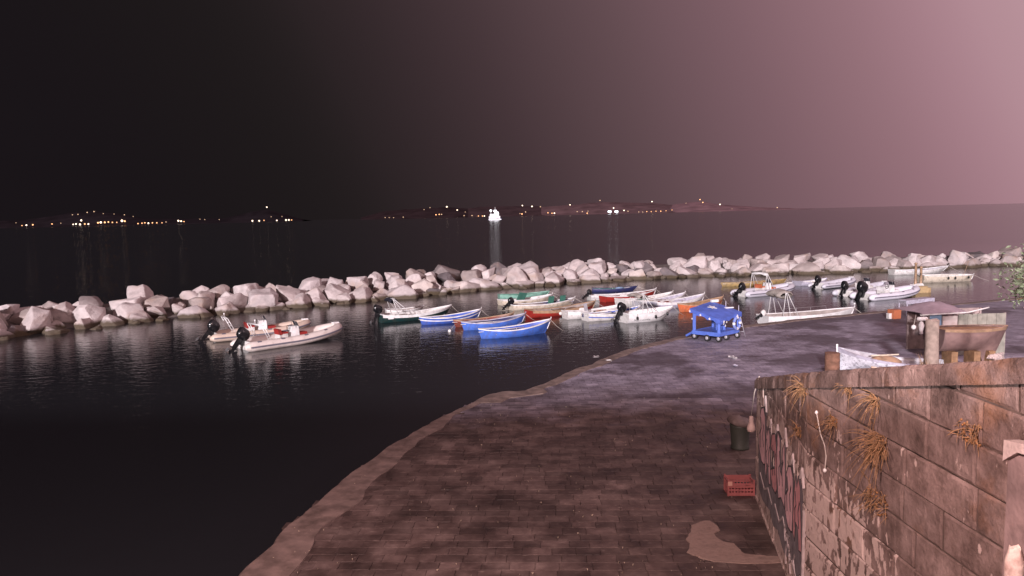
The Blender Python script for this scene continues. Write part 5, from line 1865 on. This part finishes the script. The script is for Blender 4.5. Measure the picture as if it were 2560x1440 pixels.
for i in range(1500):
    if i % 5 == 0:
        c_ = Vector((rw2.gauss(-.85, .22), rw2.gauss(-.1, .2), tc_.z + rw2.gauss(-.12, .16) - (.35 if i % 10 == 0 else 0)))
    else:
        c_ = Vector((rw2.gauss(0, .5), rw2.gauss(0, .5), tc_.z + rw2.gauss(0, .42)))
    e1 = Vector((rw2.gauss(0, 1), rw2.gauss(0, 1), rw2.gauss(0, .6))).normalized()
    e2 = e1.cross(Vector((rw2.gauss(0, 1), rw2.gauss(0, 1), rw2.gauss(0, 1)))).normalized()
    n_ = e1.cross(e2)
    l_ = rw2.uniform(.05, .10)
    mb.add([c_ - e1 * l_, c_ - e2 * l_ * .4 + n_ * .01, c_ + e1 * l_, c_ + e2 * l_ * .4 + n_ * .01], [(0, 1, 2), (0, 2, 3)])
mb.build('crown', mat('leaf', (.20, .25, .15), .5, .4, 6), tree)

# ------------------------------------------------------------------ the far shore, its lights and the ship
YC = 5500.0
for nm, lab, xs, col in (('far_headland', 'dark headland far across the bay', [(-20, 552), (60, 548), (120, 540), (180, 530), (240, 526), (300, 533), (360, 545), (440, 546), (560, 544), (620, 530), (668, 521), (720, 536), (760, 548)], (.020, .0155, .019)),
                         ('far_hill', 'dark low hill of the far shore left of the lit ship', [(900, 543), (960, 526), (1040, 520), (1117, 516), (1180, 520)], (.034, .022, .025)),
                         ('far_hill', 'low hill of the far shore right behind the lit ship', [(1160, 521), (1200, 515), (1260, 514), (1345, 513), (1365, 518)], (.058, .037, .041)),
                         ('far_hill', 'low hill toned to the sky glow right of the lit ship', [(1335, 516), (1425, 511), (1500, 503), (1640, 506), (1700, 512)], (.135, .083, .090)),
                         ('far_hill', 'last pale hill of the far shore towards the right', [(1670, 512), (1720, 504), (1750, 502), (1800, 509), (1900, 516), (1990, 519), (2050, 521)], (.22, .132, .147))):  # the sky glow behind each hill is painted into its colour
    rows = []
    for i in range(len(xs) - 1):
        for k in range(6):
            q_ = k / 6
            x_, y_ = lerp(xs[i][0], xs[i + 1][0], q_), lerp(xs[i][1], xs[i + 1][1], q_)
            base = aty(x_, 545, YC)
            zz = max(2.0, aty(x_, y_ + 2, YC + 500).z + 5 * mnoise.noise(Vector((x_ * .05, 0, 0))))
            base.z = WZ
            rows.append([Vector((base.x, YC, WZ - 1)), Vector((base.x, YC + 30, 3)), Vector((base.x * 1.03, YC + 250, zz * .45)), Vector((base.x * 1.09, YC + 500, zz)), Vector((base.x * 1.2, YC + 1500, WZ - 1))])
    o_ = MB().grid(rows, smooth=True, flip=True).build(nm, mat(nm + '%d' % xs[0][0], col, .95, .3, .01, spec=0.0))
    tag(o_, lab, kind='structure')


def lamp_mat(nm, col, st):
    return mat('lamp_' + nm, col, .5, 0, emit=col, estr=st)


def blob(mb, c, r_, h=1.0, w=1.0):
    mb.add([c + Vector((r_ * w, 0, 0)), c + Vector((-r_ * w, 0, 0)), c + Vector((0, r_, 0)), c + Vector((0, -r_, 0)), c + Vector((0, 0, r_ * h)), c + Vector((0, 0, -r_ * h))],
           [(0, 2, 4), (2, 1, 4), (1, 3, 4), (3, 0, 4), (2, 0, 5), (1, 2, 5), (3, 1, 5), (0, 3, 5)])


# measured lamps: (x, y, size, strength class, colour class)
sets = {'warm': MB(), 'white': MB(), 'dim': MB()}
rlm = random.Random(12)


def town(x_, y_, r_, cls, w=1.0):
    # each lamp stands on the shore or on the slope behind it
    hor = 538 - (x_ - 1276) * .02357
    depth = 5480 if y_ > hor - 6 else lerp(5560, 5960, min(1, (hor - 6 - y_) / 30))
    p = aty(x_, y_, depth)
    blob(sets[cls], p, r_ * depth / 5500, 1.0, w)


for x_, y_, r_, c_ in ((66, 563, 6, 'white'), (82, 562, 6, 'warm'), (55, 564, 4, 'warm'), (130, 560, 5, 'warm'), (40, 557, 3, 'dim'), (152, 558, 3, 'dim'), (183, 561, 5, 'white'), (190, 560, 6, 'white'), (200, 561, 7, 'white'), (203, 551, 7, 'white'),
                       (212, 560, 6, 'warm'), (221, 560, 6, 'white'), (245, 557, 7, 'warm'), (252, 556, 8, 'white'), (262, 556, 7, 'warm'), (271, 555, 6, 'warm'), (281, 556, 5, 'warm'), (292, 556, 4, 'warm'), (305, 552, 9, 'white'), (312, 553, 7, 'warm'),
                       (345, 559, 5, 'warm'), (355, 558, 5, 'warm'), (362, 557, 5, 'warm'), (371, 558, 6, 'white'), (381, 557, 5, 'warm'), (392, 557, 5, 'warm'), (405, 557, 4, 'warm'), (415, 555, 4, 'dim'), (446, 552, 7, 'white'), (453, 553, 6, 'white'), (460, 554, 4, 'warm'),
                       (181, 537, 3.5, 'dim'), (195, 536, 4, 'dim'), (218, 531, 4.5, 'dim'), (235, 529, 4.5, 'dim'), (258, 534, 3, 'dim'), (285, 535, 3, 'dim'), (311, 537, 4, 'dim'), (333, 541, 3, 'dim'), (500, 548, 3, 'dim'), (512, 549, 3, 'dim'), (548, 549, 3, 'dim'),
                       (631, 552, 6, 'white'), (648, 552, 5.5, 'white'), (660, 551, 4, 'warm'), (692, 551, 5, 'white'), (715, 550, 6, 'white'), (722, 550, 6, 'white'), (729, 550, 4, 'warm'), (667, 518, 5, 'white'), (678, 542, 3, 'dim'), (705, 541, 3, 'dim'),
                       (963, 544, 3, 'dim'), (973, 544, 3, 'dim'), (984, 544, 3, 'dim'), (1008, 543, 3.5, 'dim'), (1090, 537, 4.5, 'warm'), (1098, 536, 4.5, 'warm'), (1104, 536, 4, 'dim'), (1117, 517, 5.5, 'white'), (1143, 525, 4.5, 'white'), (1060, 524, 3, 'dim'), (1160, 539, 4, 'dim'), (1180, 539, 4, 'dim'),
                       (1196, 540, 4, 'warm'), (1206, 540, 4, 'warm'), (1211, 540, 4.5, 'white'), (1163, 530, 3, 'dim'), (1075, 519, 3, 'dim'), (1306, 514, 4.5, 'white'), (1330, 516, 5, 'white'), (1351, 517, 4, 'dim'), (1305, 535, 5, 'warm'), (1314, 530, 4, 'dim'), (1300, 534, 3, 'dim'), (1370, 532, 4, 'warm'), (1380, 533, 4, 'warm'), (1386, 533, 5, 'white'),
                       (1425, 512, 4.5, 'white'), (1443, 529, 3.5, 'dim'), (1456, 529, 3.5, 'dim'), (1468, 533, 4.5, 'warm'), (1470, 528, 3, 'dim'), (1500, 501, 4, 'dim'), (1534, 520, 5, 'white'), (1560, 526, 4.5, 'white'), (1570, 528, 4, 'dim'), (1630, 504, 4.5, 'white'),
                       (1597, 530, 3, 'dim'), (1607, 530, 3, 'dim'), (1617, 529, 3.5, 'warm'), (1628, 529, 3, 'warm'), (1640, 528, 3.5, 'warm'), (1652, 528, 4, 'warm'), (1665, 527, 3, 'warm'), (1680, 525, 3, 'warm'), (1750, 499, 4.5, 'warm'), (1757, 506, 4.5, 'warm'), (1800, 511, 5, 'white'), (1943, 519, 4.5, 'dim'), (1830, 522, 2.5, 'dim'), (1715, 508, 2.5, 'dim')):
    town(x_, y_, r_, c_, 1.1)
for nm, col, st, lab in (('warm', (1.0, .50, .22), 1.9, 'orange street lights strung along the far shore'), ('white', (1.0, .78, .58), 3.0, 'bright white lights of the towns across the bay'), ('dim', (.9, .62, .38), .6, 'faint scattered lights on the far hillsides')):
    tag(sets[nm].build('town_lights', lamp_mat(nm, col, st)), lab, kind='stuff')

# floodlit quay of the far town: two white lamps
for i, (x_, lab) in enumerate(((1524, 'left one of two white floodlights low on the far shore'), (1541, 'right one of two white floodlights low on the far shore'))):
    p = aty(x_, 529, 5400)
    fl_ = thing('shore_floodlight', lab, 'floodlight', (p.x, p.y, WZ), 0, 'twin floodlights on the far shore')
    mb = MB(); mb.box((0, 0, 0), (22, 4, 11)); mb.build('lamp_panel', lamp_mat('cold', (.85, .95, 1.0), 5.0), fl_, (0, 0, p.z - WZ))
    MB().box((0, 3, (p.z - WZ) / 2), (3, 3, p.z - WZ)).build('mast', P_grey, fl_)

# the lit ship
sp = aty(1237, 551, 1300); sp.z = WZ
sh_ = thing('lit_ship', 'brightly lit white ship out in the bay', 'ship', sp, R(8))
mb = MB()
rows = []
for i in range(9):
    x = lerp(-11, 12, i / 8)
    w = 3.2 * (1 - max(0, (x - 4) / 8.2) ** 2) if x > 4 else 3.2
    rows.append([Vector((x, -w * .8, -1)), Vector((x, -w, 2.2 + .08 * max(0, x)))  , Vector((x, w, 2.2 + .08 * max(0, x))), Vector((x, w * .8, -1))])
mb.grid(rows, smooth=False); mb.add(rows[0], [(0, 1, 2, 3)])
mb.build('hull', P_navy, sh_)
M_shiplit = lamp_mat('ship', (.93, .97, 1.0), 1.3)
mb = MB(); mb.box((0, -3.25, 1.0), (21, .3, .8)); mb.build('deck_light_strip', lamp_mat('strip', (1, .9, .95), 3.0), sh_)
mb = MB(); mb.box((-.5, 0, 8.5), (14.5, 5, 3.4)); mb.build('lit_saloon', M_shiplit, sh_)
mb = MB(); mb.box((3.2, 0, 12.0), (7.5, 4.4, 3.8), taper=.85); mb.box((1.0, 0, 15.4), (5.5, 4, 3.2), taper=.8); mb.build('lit_bridge', M_shiplit, sh_)
mb = MB(); mb.box((-.5, 0, 4.5), (19, 5.6, 4.6)); mb.build('superstructure', P_white, sh_)
mb = MB(); mb.lathe([(.1, -2.2), (1.6, -1.4), (2.2, 0), (1.6, 1.4), (.1, 2.2)], (-6.4, 0, 16.0), 10); mb.build('mast_lamp', M_shiplit, sh_)
mb = MB(); mb.tube([(-6.4, 0, 6), (-6.4, 0, 14)], .4, 6); mb.tube([(1, 0, 16), (1, 0, 22)], .3, 6); mb.build('mast', P_white, sh_)

# ------------------------------------------------------------------ street lamp on the promenade that lights wall and near quay
def street_lamp(label, loc, energy, col, h=6.2, rz=0.0):
    l_ = thing('street_lamp', label, 'street lamp', loc, rz, 'street lamps')
    mb = MB(); mb.lathe([(.16, 0), (.16, .5), (.09, .6), (.06, h)], (0, 0, 0), 12)
    mb.build('lamp_post', M_black, l_)
    mb = MB(); mb.tube([(0, 0, h - .1), (0, .25, h + .15), (0, .8, h + .2)], .04, 8); mb.build('lamp_arm', M_black, l_)
    mb = MB(); mb.box((0, 1.0, h + .20), (.28, .6, .14), taper=.8); mb.build('lamp_head', M_black, l_)
    mb = MB(); mb.box((0, 1.0, h + .115), (.22, .5, .025)); mb.build('lamp_glass', lamp_mat('street', (1, .7, .5), 20), l_)
    d_ = bpy.data.lights.new('street_light', 'POINT'); d_.energy = energy; d_.color = col; d_.shadow_soft_size = .18
    lo = bpy.data.objects.new('street_light', d_); C.objects.link(lo); lo.parent = l_; lo.location = (0, 1.0, h - .05)


street_lamp('street lamp on the promenade left of the camera', (-3.4, -1.8, 5.15), 16500, (1.0, .67, .64))
street_lamp('street lamp on the quay just outside the right edge of the picture', (20.9, 26.6, 0), 1800, (1.0, .70, .76), h=8.8, rz=R(60))
